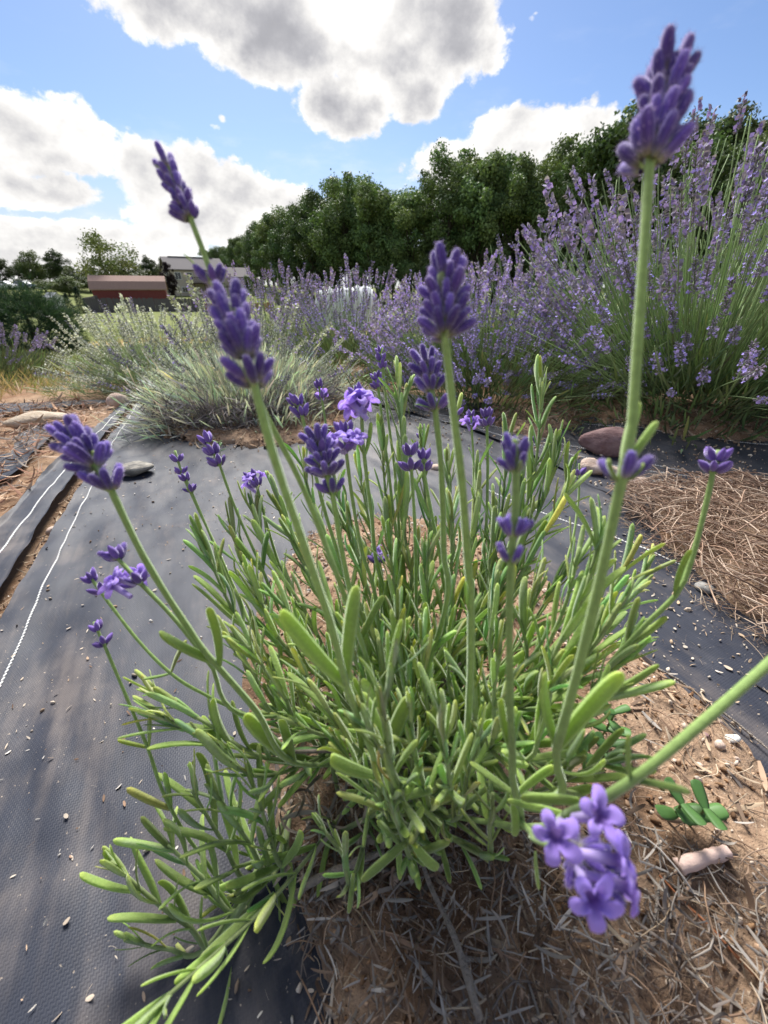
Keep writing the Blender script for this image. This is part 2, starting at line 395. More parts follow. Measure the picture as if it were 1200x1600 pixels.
def tree_variant(seed, H, R, cb, ncl, per, leaf, base_col, dead=0.0, narrow=1.0):
    r = np.random.default_rng(seed)
    trunk = Geo(); top = np.array([r.normal() * .03 * H, r.normal() * .03 * H, H * .82])
    P = spline([(0, 0, -0.3), (r.normal() * .01 * H, r.normal() * .01 * H, H * .3), top * (.7, .7, .75), top], 12)
    rt = H * 0.02 * np.linspace(1.15, 0.12, 12); rt[0] *= 1.5
    trunk.add(*(lambda v: (v[0], v[1], None, v[2]))(tube(P, rt, 8)))
    cz = (H + cb) / 2; hz = (H - cb) / 2
    d = norm(r.normal(size=(ncl, 3))); q = (0.35 + 0.6 * r.random(ncl) ** 0.5)
    lob = 1 + 0.30 * np.sin(3 * np.arctan2(d[:, 1], d[:, 0]) + seed) + 0.20 * r.normal(size=ncl); d[:, 2] *= 1 + .18 * np.sin(2 * np.arctan2(d[:, 1], d[:, 0]) + 2 * seed)
    Cn = d * q[:, None] * np.stack([R * lob * narrow, R * lob * narrow, hz * (1 + .08 * r.normal(size=ncl))], 1) + (0, 0, cz)
    Cn[:, 2] = np.maximum(Cn[:, 2], cb * 0.8)
    rad = R * (0.17 + 0.22 * r.random(ncl))
    cols = np.array(base_col) * (0.86 + 0.28 * r.random(ncl))[:, None] * np.stack([1 + .07 * r.normal(size=ncl), np.ones(ncl), np.ones(ncl)], 1)
    crown = Geo(); leaf_cloud(crown, Cn, rad, per, leaf, np.clip(cols, .008, 1), r)
    for i in range(0, ncl, 3):
        k = min(11, max(2, int(11 * min(1, Cn[i][2] / H) * .8))); a = P[k - 1]
        m = (a + Cn[i]) / 2 + (0, 0, -.04 * H)
        v = tube(spline([a, m, Cn[i]], 5), np.linspace(H * .007, H * .0015, 5), 5); trunk.add(v[0], v[1], None, v[2])
    zs = np.concatenate([v[:, 2] for v in crown.V]); f = H / np.percentile(zs, 99.7)
    for gg in (trunk, crown): gg.V = [v * f for v in gg.V]
    return trunk.mesh('trunk', M_BARK), crown.mesh('crown', M_TREE)
OAK = [tree_variant(11 + i, 16, 3.7 + .6 * (i % 3), 2.5 + (i % 2), 64, 330, 0.25, (0.098, 0.155, 0.058)) for i in range(6)]
def top_z(px, py, p):
    r = ray(px, py); return CAM_H + r[2] * p[1] / r[1]
def plant_tree(name, var, p, s, rz, label, group, cat='tree', sz=1.0):
    t = empty(name, p, label, cat, group); t.rotation_euler = (0, 0, rz); t.scale = (s, s, s * sz)
    link('trunk', var[0], t); link('crown', var[1], t); return t
# edge of the wood: pixel column, depth along the lens axis, height in metres (tops follow the photograph's skyline)
wood = []
def wood_row(cols, skyline, behind, jit):
    for px in cols:
        top = np.interp(px, skyline[0], skyline[1]); wood.append((px, top, behind, jit))
SKY_X = [300, 345, 400, 450, 490, 520, 560, 600, 660, 700, 760, 800, 850, 900, 950, 1000, 1050, 1100, 1150, 1200, 1300, 1500]
SKY_Y = [402, 388, 352, 328, 312, 284, 278, 292, 258, 240, 244, 238, 212, 190, 178, 186, 196, 184, 204, 222, 215, 205]
DEP = ([300, 345, 400, 450, 500, 560, 640, 720, 800, 900, 1000, 1100, 1200, 1500], [190, 165, 118, 92, 74, 64, 60, 57, 54, 50, 46, 42, 39, 33])
rw = np.random.default_rng(5)
k = 0
def wood_tree(px, f_d, f_h, lab, group):
    global k
    d = np.interp(px, *DEP) * f_d; p = drop(px, d); top = top_z(px, np.interp(px, SKY_X, SKY_Y), p)
    H = max(5.0, (top - p[2]) * f_h)
    plant_tree('wood_tree', OAK[k % 6], p, H / 16.0, rw.random() * 6.28, lab, group, sz=1.0); k += 1
front = [338, 352, 366, 380, 395, 411, 428, 446, 466, 488, 512, 545, 590, 638, 688, 742, 800, 862, 926, 996, 1066, 1140, 1215, 1300]
for i, px in enumerate(front):
    wood_tree(px, 1.0, 0.84 + 0.22 * rw.random(), 'tall dark green tree in the front row of the wood behind the lavender field', 'front row of the wood')
for px in (360, 389, 420, 455, 500, 530, 568, 615, 663, 715, 771, 830, 894, 960, 1030, 1104, 1178, 1256):
    wood_tree(px, 1.16, 0.88 + 0.16 * rw.random(), 'dark green tree filling the gaps in the second row of the wood', 'second row of the wood')
for px, f in ((560, .30), (640, .25), (700, .3), (775, .42), (850, .28), (980, .3), (1060, .33), (1120, .28), (1180, .3), (600, .33), (670, .35), (735, .3), (815, .36), (885, .34), (925, .3), (1010, .36), (1090, .3), (1150, .36), (1230, .3), (520, .33), (480, .3), (440, .33), (410, .35)):
    wood_tree(px, 0.93, f, 'low leafy understorey tree at the foot of the wood', 'understorey at the edge of the wood')

# single trees on the left, beyond the paddock
LT = [tree_variant(41, 10, 3.6, 1.2, 60, 150, 0.26, (0.075, 0.105, 0.035)), tree_variant(43, 10, 4.2, 2.2, 46, 80, 0.26, (0.12, 0.155, 0.055)),
      tree_variant(45, 10, 3.2, 1.0, 60, 150, 0.24, (0.042, 0.066, 0.025))]
def left_tree(px, top, d, var, label, wide=1.0, name='tree', group=None):
    p = drop(px, d); H = top_z(px, top, p) - p[2]
    t = plant_tree(name, var, p, H / 10.0, px * 1.3, label, group); t.scale = (H / 10 * wide, H / 10 * wide, H / 10)
left_tree(172, 362, 62, LT[1], 'tall pale green airy tree standing left of the red barn', 1.0)
left_tree(14, 400, 85, LT[2], 'dark round tree beside the parked cars', 1.2)
left_tree(62, 392, 88, LT[0], 'mid green tree between the round dark tree and the twin-topped tree', 1.0)
left_tree(100, 390, 92, LT[2], 'twin-topped dark tree behind the small white shed', 1.05)
left_tree(122, 416, 86, LT[0], 'small bushy tree at the foot of the tall airy tree', 1.4)
left_tree(196, 408, 76, LT[0], 'broad dark green tree close behind the red barn roof', 1.7)
left_tree(242, 400, 92, LT[2], 'slim tree beside the left gable of the tan house', 0.9)
left_tree(270, 402, 108, LT[0], 'tree rising behind the roof of the tan house', 1.1)
left_tree(-30, 404, 80, LT[0], 'tree cut by the edge of the view past the parked cars', 1.2)
left_tree(396, 423, 90, tree_variant(47, 10, 3.4, 1.0, 50, 150, 0.24, (0.10, 0.17, 0.03)), 'small bright green tree right of the tan house', 1.0)
left_tree(268, 410, 74, tree_variant(49, 10, 2.6, 0.8, 55, 170, 0.22, (0.020, 0.012, 0.018)), 'dark purple-leaved tree in front of the tan house', 0.75, 'purple_leaved_tree')
for px, top, d, var, wd in ((-10, 418, 110, 0, 1.6), (40, 414, 112, 2, 1.6), (82, 412, 108, 0, 1.5), (148, 416, 104, 2, 1.6), (222, 414, 100, 2, 1.5), (255, 416, 104, 0, 1.6), (312, 412, 112, 0, 1.5)):
    left_tree(px, top, d, LT[var], 'rounded tree in the hazy belt of trees behind the paddock', wd, 'tree', 'belt of trees behind the paddock')
for px, top, d, lab in ((70, 437, 80, 'low rounded shrub on the bank left of the white shed'), (140, 430, 84, 'low hedge shrub under the twin-topped tree'),
                        (105, 432, 74, 'pale low shrub on the bank above the white shed'), (35, 436, 86, 'low shrub in front of the parked cars')):
    left_tree(px, top, d, LT[0], lab, 2.2, 'shrub', 'shrubs along the bank')

# conifers
def needle_cloud(geo, P0, D, n, L, r, col):
    k = len(P0)
    for a in range(n):
        d = norm(D + 0.55 * r.normal(size=(k, 3)))
        tmpl = (np.array([[-.03, 0, 0], [.03, 0, 0], [.012, 0, 1], [-.012, 0, 1]]), np.array([[0, 1, 2, 3]]), np.ones((4, 3)))
        geo.copies(tmpl, frames(d, r.normal(size=(k, 3))), L * (.6 + .6 * r.random(k)), P0, col * (.6 + .8 * r.random(k))[:, None])
def spruce(px, base, top, d, label):
    p = gp_far(px, base, d); H = at(px, top, d)[2] - p[2]; r = np.random.default_rng(int(px))
    t = empty('spruce_tree', p, label, 'tree', 'young spruces by the fence')
    v = tube([(0, 0, 0), (0, 0, H * .95)], [H * .02, H * .004], 6); Geo().add(v[0], v[1], None, v[2]).build('trunk', M_BARK, t)
    g = Geo(); n = 1300; h = r.random(n) ** 1.3; a = r.random(n) * 6.28; rr = H * .30 * (1 - h) * (.35 + .65 * r.random(n)) * (1 + .25 * np.sin(a * 5 + h * 30))
    P = np.stack([rr * np.cos(a), rr * np.sin(a), H * (.05 + .95 * h) - rr * .25], 1); D = np.stack([np.cos(a), np.sin(a), np.full(n, -.1)], 1)
    needle_cloud(g, P, D, 6, H * .075, r, np.array([0.022, 0.045, 0.026])); g.build('crown', M_TREE, t, smooth=False)
def gp_far(px, py, d):
    p = at(px, py, d); return np.array([p[0], p[1], float(terrain(p[0], p[1]))])
spruce(110, 484, 458, 34, 'young dark spruce left of its taller twin by the grey fence')
spruce(129, 484, 448, 38, 'taller young spruce against the corner of the grey fence')

# ------------------------------------------------------------------ buildings
M_SIDING = plain('tan_siding', (0.50, 0.44, 0.37), 0.8, 0.2, 0.08, 3)
M_ROOF = plain('grey_shingles', (0.16, 0.145, 0.145), 0.9, 0.2, 0.3, 10)
M_BROOF = plain('brown_shingles', (0.30, 0.20, 0.165), 0.9, 0.2, 0.25, 6)
M_RED = plain('barn_red', (0.16, 0.045, 0.042), 0.8, 0.2, 0.25, 4)
M_WHITE = plain('white_paint', (0.75, 0.75, 0.73), 0.6, 0.3, 0.06, 4)
M_GLASS = plain('window_glass', (0.03, 0.035, 0.04), 0.08, 0.6, 0.1, 2, 0.0)
M_DECK = plain('deck_wood', (0.07, 0.05, 0.04), 0.85, 0.2, 0.3, 8)
M_FENCE = plain('weathered_fence', (0.11, 0.10, 0.105), 0.9, 0.15, 0.35, 5)
M_FENCE2 = plain('reddish_fence', (0.30, 0.15, 0.09), 0.9, 0.15, 0.3, 5)
def boxes(name, mat, parent, *bs):
    g = Geo()
    for b in bs: g.add(*box(*b))
    return g.build(name, mat, parent, smooth=False)
def gable(w, dpt, z0, z1, over=0.35, th=0.18):
    """pitched roof slab, ridge along x"""
    y = dpt / 2 + over; x = w / 2 + over; zo = z0 - over * (z1 - z0) / (dpt / 2)
    o = np.array([[-x, -y, zo], [-x, 0, z1], [-x, y, zo], [x, -y, zo], [x, 0, z1], [x, y, zo]])
    V = np.vstack([o, o + (0, 0, th)])
    return V, np.array([[0, 1, 4, 3], [1, 2, 5, 4], [6, 9, 10, 7], [7, 10, 11, 8], [0, 3, 9, 6], [2, 8, 11, 5], [0, 6, 7, 1], [1, 7, 8, 2], [3, 4, 10, 9], [4, 5, 11, 10]])
def gable_wall(w, dpt, h, hr):
    x, y = w / 2, dpt / 2
    V = np.array([[-x, -y, -1], [-x, y, -1], [-x, y, h], [-x, 0, hr], [-x, -y, h], [x, -y, -1], [x, y, -1], [x, y, h], [x, 0, hr], [x, -y, h]], float)
    return V, np.array([[0, 5, 9, 4], [1, 2, 7, 6], [0, 4, 2, 1], [5, 6, 7, 9]]), np.array([[4, 3, 2], [9, 7, 8]])
def window(parent, x, y, z, w, h, side='y'):
    f = Geo().add(*box(0, 0, 0, w + .16, .10, h + .16)).build('window', M_WHITE, parent, False, loc=(x, y, z))
    if side == 'x': f.rotation_euler = (0, 0, math.pi / 2)
    g = Geo()
    for sx in (-1, 1): g.add(*box(sx * w / 4, -.055, 0, w / 2 - .06, .02, h - .04))
    g.build('pane', M_GLASS, f, False)
def house():
    p = gp_far(312, 470, 88)
    t = empty('house', p, 'tan sided house with grey roof and a raised wooden deck', 'building'); t.rotation_euler = (0, 0, math.radians(36))
    w, dp = 11.5, 8.0; h = 4.7
    V, Q, T = gable_wall(w, dp, h, h + 2.2); Geo().add(V, Q, None, T).build('wall', M_SIDING, t, False)
    rf = Geo().add(*gable(w, dp, h, h + 2.2)).build('roof', M_ROOF, t, False)
    boxes('ridge_vent', M_ROOF, rf, (0, 0, h + 2.44, w * .8, .3, .1))
    for x in (-4.2, -1.9, 0.4, 3.6): window(t, x, -dp / 2 - .03, 3.5, 1.1, 1.2)
    for x in (-3.4, 3.8): window(t, x, -dp / 2 - .03, 1.0, 1.1, 0.9)
    window(t, -w / 2 - .03, -1.6, 3.5, 1.0, 1.2, 'x')
    dr = boxes('door', M_WHITE, t, (1.9, -dp / 2 - .05, 3.2, 1.0, .08, 2.0)); boxes('pane', M_GLASS, dr, (1.9, -dp / 2 - .10, 3.4, .7, .02, 1.3))
    # wing to the right
    x0 = w / 2 + 3.4
    V, Q, T = gable_wall(6.4, 7.0, 3.5, 5.3); Geo().add(V + (x0, 0.8, 0), Q, None, T).build('wing_wall', M_SIDING, t, False)
    V, Q = gable(6.4, 7.0, 3.5, 5.3); Geo().add(V + (x0, .8, 0), Q).build('wing_roof', M_ROOF, t, False)
    boxes('garage_door', M_WHITE, t, (x0 + 1.2, -2.75, 1.1, 2.4, .08, 2.0))
    # deck, its posts, railing and stairs
    dk = boxes('deck', M_DECK, t, (1.0, -dp / 2 - 1.7, 2.15, 6.4, 3.3, .22))
    for x in (-2.0, 0, 2.0, 4.0): boxes('deck_post', M_DECK, dk, (x, -dp / 2 - 3.2, .5, .16, .16, 3.1))
    g = Geo()
    g.add(*box(1.0, -dp / 2 - 3.3, 3.2, 6.4, .08, .1))
    for x in np.arange(-2.1, 4.2, .22): g.add(*box(x, -dp / 2 - 3.3, 2.72, .05, .05, .86))
    g.build('railing', M_DECK, dk, False)
    g = Geo()
    for i in range(9): g.add(*box(4.45 + i * .3, -dp / 2 - 2.6, 2.05 - i * .24, .32, 1.1, .06))
    g.add(*box(5.6, -dp / 2 - 3.15, 1.5, 3.4, .06, .2)); g.build('stairs', M_DECK, t, False)
house()
def barn():
    p = gp_far(212, 478, 60); t = empty('barn', p, 'red barn with brown shingled gambrel roof behind the grey fence', 'building'); t.rotation_euler = (0, 0, math.radians(24))
    w, dp = 9.6, 4.2; prof = np.array([(-dp / 2 - .2, 2.0), (-dp * .36, 3.0), (0, 3.75), (dp * .36, 3.0), (dp / 2 + .2, 2.0)])
    V = []; x = w / 2
    wl = [(-dp / 2, -1.0), (-dp / 2, 2.2), (-dp * .34, 2.95), (0, 3.65), (dp * .34, 2.95), (dp / 2, 2.2), (dp / 2, -1.0)]
    V = np.array([(sx * x, a, b) for sx in (-1, 1) for a, b in wl]); Q = [[i, i + 7, i + 8, i + 1] for i in range(6)]; T = [[0, i, i + 1] for i in range(1, 6)] + [[7, 7 + i + 1, 7 + i] for i in range(1, 6)]
    Geo().add(V, Q, None, T).build('wall', M_RED, t, False)
    xo = x + .25; o = np.array([(sx * xo, a, b) for sx in (-1, 1) for a, b in prof]); V = np.vstack([o, o + (0, 0, .14)])
    Q = [[i, i + 1, i + 6, i + 5] for i in range(4)] + [[10 + i, 15 + i, 16 + i, 11 + i] for i in range(4)] + [[i, 10 + i, 11 + i, i + 1] for i in range(4)] + [[5 + i, 6 + i, 16 + i, 15 + i] for i in range(4)] + [[0, 5, 15, 10], [4, 14, 19, 9]]
    Geo().add(V, Q).build('roof', M_BROOF, t, False)
    boxes('trim_board', M_WHITE, t, (0, -dp / 2 - .04, 2.05, w, .05, .12))
    boxes('door', M_RED, t, (-1.0, -dp / 2 - .06, .9, 1.7, .06, 1.9))
barn()
def fence(name, pts, hgt, mat, label, bw=0.145):
    """board fence along a polyline of ground points; each board an object"""
    t = empty(name, pts[0], label, 'fence'); o = np.array(pts[0]); me = None
    r = np.random.default_rng(4); meshes = []
    for k in range(4):
        b = box(0, 0, hgt / 2, bw * .93, .025, hgt); V = b[0].copy(); V[:, 2] += (V[:, 2] > hgt / 2) * (k - 1.5) * .03
        meshes.append(Geo().add(V, b[1]).mesh('board', mat, False))
    for a, b in zip(pts[:-1], pts[1:]):
        a = np.array(a); b = np.array(b); L = np.hypot(*(b - a)[:2]); ang = math.atan2(*(b - a)[1::-1]); n = int(L / bw)
        for i in range(n):
            q = a + (b - a) * (i + .5) / n; z = float(terrain(q[0], q[1]))
            if i % 16 == 0:
                v = Geo().add(*box(0, .08, hgt / 2, .1, .1, hgt)).mesh('post', mat, False); ob = link('post', v, t, loc=(q[0] - o[0], q[1] - o[1], z - o[2])); ob.rotation_euler = (0, 0, ang)
            ob = link('board', meshes[r.integers(4)], t, loc=(q[0] - o[0], q[1] - o[1], z - o[2] - .03)); ob.rotation_euler = (r.normal() * .01, r.normal() * .012, ang)
f1 = gp_far(156, 480, 56); f2 = gp_far(136, 490, 41); f3 = gp_far(240, 490, 40); f4 = gp_far(320, 490, 39); f5 = gp_far(425, 488, 41)
fence('board_fence', [f1, f2, f3, f4], 1.35, M_FENCE, 'weathered grey board fence in front of the red barn')
fence('board_fence', [f4 + (0.1, 0, 0), f5], 0.9, M_FENCE2, 'low reddish brown board fence running on from the grey fence', 0.2)
def small_shed():
    p = gp_far(86, 472, 48); t = empty('garden_shed', p, 'small white shed with grey pitched roof on the grass bank', 'shed'); t.rotation_euler = (0, 0, -.3)
    V, Q, T = gable_wall(1.35, 1.5, 1.25, 1.75); Geo().add(V, Q, None, T).build('wall', M_WHITE, t, False)
    Geo().add(*gable(1.35, 1.5, 1.25, 1.75, .12, .06)).build('roof', plain('shed_roof', (.3, .31, .33)), t, False)
    boxes('door', plain('shed_door', (.45, .45, .45)), t, (0.1, -.77, .55, .55, .03, 1.0))
small_shed()
def car(px, py, d, rz, col, label):
    p = gp_far(px, py, d); t = empty('parked_car', p, label, 'car', 'cars parked far beyond the paddock'); t.rotation_euler = (0, 0, rz)
    prof = np.array([(-2.2, .35), (-2.25, .8), (-2.0, .95), (-1.35, 1.0), (-.8, 1.45), (.7, 1.48), (1.35, 1.0), (2.1, .9), (2.25, .6), (2.2, .35)])
    n = len(prof); V = np.array([(x, y * (.9 if z > 1.1 else 1), z) for y in (-.85, .85) for x, z in prof]); Q = [[i, i + 1, n + i + 1, n + i] for i in range(n - 1)] + [[n - 1, 0, n, 2 * n - 1]]
    T = [[0, i + 1, i] for i in range(1, n - 1)] + [[n, n + i, n + i + 1] for i in range(1, n - 1)]
    Geo().add(V, Q, None, T).build('body', plain('car_paint', col, .25, .5, .03), t, False)
    for s in (-1, 1): boxes('window', M_GLASS, t, (-.05, s * .825, 1.2, 1.5, .03, .3))
    for x in (-1.4, 1.4):
        for s in (-1, 1):
            v = tube([(x, s * .72, .33), (x, s * .90, .33)], .33, 14); Geo().add(v[0], v[1], None, v[2]).build('wheel', plain('tyre', (.02, .02, .02)), t)
car(6, 446, 80, 0.15, (.75, .75, .76), 'white car parked by the dark round tree')
car(36, 446, 82, 0.05, (.10, .13, .18), 'dark blue car parked next to the white one')
def swing():
    p = gp_far(419, 448, 60); t = empty('swing_frame', p, 'bare wooden swing frame on the lawn right of the house', 'swing')
    for x in (-.9, .9):
        for y in (-.6, .6):
            v = tube([(x, y, 0), (x, 0, 1.8)], .06, 6); Geo().add(v[0], v[1], None, v[2]).build('leg', M_DECK, t)
    v = tube([(-1.1, 0, 1.8), (1.1, 0, 1.8)], .06, 6); Geo().add(v[0], v[1], None, v[2]).build('beam', M_DECK, t)
swing()
fence('board_fence', [gp_far(428, 448, 58), gp_far(500, 448, 54)], 0.9, M_FENCE, 'short grey board fence behind the purple lavender row', 0.25)
def row_cover():
    """low white crop tunnel: ribs with a cloth"""
    a = gp_far(488, 470, 16); b = gp_far(592, 470, 14); t = empty('row_cover', a, 'low white cloth crop tunnel behind the lavender row', 'crop tunnel')
    m, g = new_mat('cover_cloth'); tc = g.node('ShaderNodeTexCoord').outputs['Object']; n = g.noise(tc, 5, 5); principled(g, (0.62, 0.64, 0.68), .7, .3, bump(g, n, .6, .08), trans=.2)
    L = b - a; nx = 60; na = 13; V = []
    hgt = top_z(540, 446, (a + b) / 2) - (a[2] + b[2]) / 2
    for i in range(nx):
        q = L * i / (nx - 1); sag = 1 - .07 * abs(math.sin(math.pi * i / 6)); e = min(1, .55 + min(i, nx - 1 - i) * .06)
        for j in range(na):
            th = math.pi * j / (na - 1); V.append(q + np.array([0, .75 * math.cos(th), hgt * e * sag * math.sin(th) ** .8]))
    Geo().add(V, grid_quads(nx, na)).build('cloth', m, t)
    for i in range(0, nx, 6):
        q = L * i / (nx - 1); P = [q + np.array([0, .77 * math.cos(th), hgt * 1.01 * min(1, .55 + min(i, nx - 1 - i) * .06) * math.sin(th) ** .8]) for th in np.linspace(0, math.pi, 13)]
        v = tube(P, .012, 5); Geo().add(v[0], v[1], None, v[2]).build('rib', M_WHITE, t)
row_cover()
# ------------------------------------------------------------------ landscape fabric, soil, litter
def mat_fabric():
    m, g = new_mat('woven_weed_fabric'); tc = g.node('ShaderNodeTexCoord').outputs['UV']
    sep = g.node('ShaderNodeSeparateXYZ'); g.put(sep.inputs[0], tc)
    geo = g.node('ShaderNodeNewGeometry').outputs['Position']
    n0 = g.noise(geo, 25, 3, 0.5)
    # tapes: along v every 2.6 mm, across every 2.2 mm; over-and-under
    uu = g.math('MULTIPLY_ADD', n0, 0.0025, sep.outputs[0]); vv = g.math('MULTIPLY_ADD', n0, 0.0025, sep.outputs[1])
    su = g.math('MULTIPLY', uu, math.pi / 0.0011); sv = g.math('MULTIPLY', vv, math.pi / 0.0017)
    a = g.math('ABSOLUTE', g.math('SINE', su)); b = g.math('ABSOLUTE', g.math('SINE', sv))
    par = g.math('MULTIPLY', g.math('SINE', g.math('MULTIPLY', su, 1.0)), g.math('SINE', g.math('MULTIPLY', sv, 1.0)))
    over = g.step(par, -0.05, 0.05)
    weave = g.math('ADD', g.math('MULTIPLY', a, over), g.math('MULTIPLY', b, g.math('SUBTRACT', 1.0, over)))
    n1 = g.noise(geo, 9, 5, 0.65); n2 = g.noise(g.vmath('MULTIPLY', tc, (1.0, 0.3, 1.0)), 160, 3, 0.6); n3 = g.noise(geo, 2.2, 4, 0.6)
    streak = g.noise(g.vmath('MULTIPLY', tc, (1.0, 0.12, 1.0)), 60, 4, 0.6)
    base = g.mix(n2, (0.012, 0.014, 0.022), (0.032, 0.036, 0.052))
    base = g.mix(g.math('MULTIPLY', weave, 0.35), base, (0.034, 0.038, 0.052))
    dust = g.math('MULTIPLY', g.step(g.math('ADD', g.math('MULTIPLY', n1, 0.6), g.math('MULTIPLY', streak, 0.4)), 0.46, 0.68), g.step(n3, 0.15, 0.75))
    base = g.mix(g.math('MULTIPLY', dust, 0.40), base, (0.30, 0.245, 0.205))
    speck = g.step(g.noise(geo, 420, 2, 0.5), 0.70, 0.76)
    base = g.mix(g.math('MULTIPLY', speck, g.math('MULTIPLY_ADD', g.step(n1, .4, .6), .75, .1)), base, (0.42, 0.34, 0.26))
    h = g.math('ADD', weave, g.math('MULTIPLY', n2, 0.5))
    rough = g.math('MULTIPLY_ADD', n1, 0.2, 0.46)
    principled(g, base, rough, 0.26, bump(g, h, 0.24, 0.0005)); return m
M_FABRIC = mat_fabric()
def ruled(name, L, Rr, nu, nv, lift, wr, mat, parent=None):
    """cloth sheet between two ground polylines; uv in metres"""
    L = spline(L, nu); Rr = spline(Rr, nu); t = np.linspace(0, 1, nv)[None, :, None]
    P = L[:, None] * (1 - t) + Rr[:, None] * t
    x, y = P[..., 0], P[..., 1]; ang = 0.45
    along = -x * math.sin(ang) + y * math.cos(ang); across = x * math.cos(ang) + y * math.sin(ang)
    z = terrain(x, y) + lift + wr * (0.013 * fbm(across, along * .35, 9, 3) + 0.006 * fbm(across, along, 26, 3) + 0.012 * np.abs(fbm(across + .3 * along, along * .2, 16, 2)))
    e = np.minimum(np.minimum(t[..., 0], 1 - t[..., 0]) * 12, 1) * np.ones_like(z); z += wr * 0.006 * (1 - e) * (0.5 + fbm(along, across, 20, 3) * 2)
    V = np.stack([x, y, z], -1).reshape(-1, 3); Q = grid_quads(nu, nv)
    me = Geo().add(V, Q).mesh(name, mat)
    uv = me.uv_layers.new(name='UVMap'); idx = np.zeros(len(me.loops), np.int32); me.loops.foreach_get('vertex_index', idx)
    uvs = np.stack([across.ravel(), along.ravel()], 1)[idx]; uv.data.foreach_set('uv', uvs.astype(np.float32).ravel())
    if np.mean([p.normal.z for p in list(me.polygons)[:50]]) < 0: me.flip_normals()
    return link(name, me, parent)
def ext(p, q, f0, f1):
    p = np.array(p); q = np.array(q); return [p + (q - p) * t for t in np.linspace(f0, f1, 6)]
def wob(line, a, seed):
    r = np.random.default_rng(seed); return [p + np.array([r.normal() * a, r.normal() * a, 0]) for p in line]
edge_a = ext(gp(0, 987), gp(200, 655), -0.9, 1.9)      # left edge of the main sheet
edge_b = ext(gp(0, 963), gp(187, 664), -0.9, 1.9)      # right edge of the narrow sheet
edge_c = ext(gp(0, 838), gp(167, 661), -0.9, 1.9)      # left edge of the narrow sheet
far_r = ext(gp(1200, 905), gp(880, 800), -2.2, 9.0)
main_r = [p for p in far_r]
tag(ruled('weed_fabric', wob(edge_a, .004, 1), wob([gp(1600, 960), gp(1250, 840), gp(1050, 785), gp(930, 725), gp(740, 660), gp(540, 618)], .002, 2), 260, 200, 0.0055, 1.0, M_FABRIC), kind='structure')
tag(ruled('weed_fabric', wob(edge_c, .004, 3), wob(edge_b, .004, 4), 220, 40, 0.0085, 0.9, M_FABRIC), kind='structure')
tag(ruled('weed_fabric', [gp(1500, 1080), gp(1200, 885), gp(1000, 815), gp(880, 745), gp(720, 675), gp(530, 625)], [gp(1700, 690), gp(1300, 690), gp(1080, 676), gp(900, 655), gp(740, 634), gp(540, 610)], 200, 90, 0.0066, 1.0, M_FABRIC), kind='structure')
tag(ruled('weed_fabric', [gp(-500, 775), gp(-200, 760), gp(0, 756), gp(60, 708), gp(105, 668)], [gp(-500, 715), gp(-200, 712), gp(0, 716), gp(30, 688), gp(70, 664)], 90, 30, 0.004, 0.7, M_FABRIC), kind='structure')
tag(ruled('weed_fabric', [gp(-300, 655), gp(-60, 652), gp(40, 646), gp(150, 634)], [gp(-300, 634), gp(-60, 634), gp(40, 634), gp(190, 626)], 80, 20, 0.006, 0.6, M_FABRIC), kind='structure')

# white tracer threads stitched into the sheets: dashes
M_THREAD = plain('white_thread', (0.72, 0.71, 0.68), 0.8, 0.2, 0.15, 40)
def thread(sheet, pts, r, lift=0.010, dash=0.004):
    P = spline(pts, 400); L = np.linalg.norm(np.diff(P, axis=0), axis=1).sum(); n = int(L / dash); P = spline(pts, n)
    z = np.array([cloth_z(p[0], p[1]) for p in P]); P[:, 2] = z + lift
    T = norm(np.gradient(P, axis=0)); g = Geo()
    tm = tube([(0, 0, -.5), (0, 0, -.25), (0, 0, .25), (0, 0, .5)], [.25, .9, .9, .25], 6); 
    tilt = norm(T + 0.35 * np.stack([T[:, 1], -T[:, 0], np.zeros(n)], 1))
    g.copies((np.array(tm[0]) * (1, 1, 1), np.array(tm[1]), np.ones((len(tm[0]), 3))), frames(tilt, (0, 0, 1)), np.stack([np.full(n, r), np.full(n, r * .6), np.full(n, dash * .95)], 1), P)
    return g.build('thread', M_THREAD, _fabs[sheet])
bpy.context.view_layer.update()
_fabs = [o for o in COL.objects if o.name.startswith('weed_fabric')]
from mathutils.bvhtree import BVHTree
def bvh_of(objs):
    vs = []; ps = []
    for o in objs:
        b = len(vs); vs += [o.matrix_world @ v.co for v in o.data.vertices]; ps += [[b + i for i in p.vertices] for p in o.data.polygons]
    return BVHTree.FromPolygons(vs, ps)
_bv = bvh_of(_fabs)
def cloth_z(x, y):
    h = _bv.ray_cast(Vector((x, y, 3)), Vector((0, 0, -1)))
    return h[0].z if h[0] is not None else float(terrain(x, y))
thread(0, ext(gp(0, 1097), gp(205, 655), -0.6, 1.25), 0.0010, 0.0003)
thread(1, ext(gp(0, 887), gp(177, 659), -0.6, 1.15), 0.0014, 0.0004)
thread(2, [gp(640, 655), gp(800, 690), gp(940, 729), gp(1060, 748), gp(1142, 761), gp(1300, 800)], 0.0011, 0.0003)
thread(2, [gp(660, 648), gp(800, 678), gp(960, 718), gp(1142, 757), gp(1300, 786)], 0.0010, 0.0003)
thread(0, [gp(760, 770), gp(869, 816), gp(1000, 866), gp(1090, 904), gp(1200, 950), gp(1300, 990)], 0.0013, 0.0003)
thread(2, [gp(690, 640), gp(900, 666), gp(1097, 689), gp(1200, 702), gp(1350, 716)], 0.0011, 0.0003)

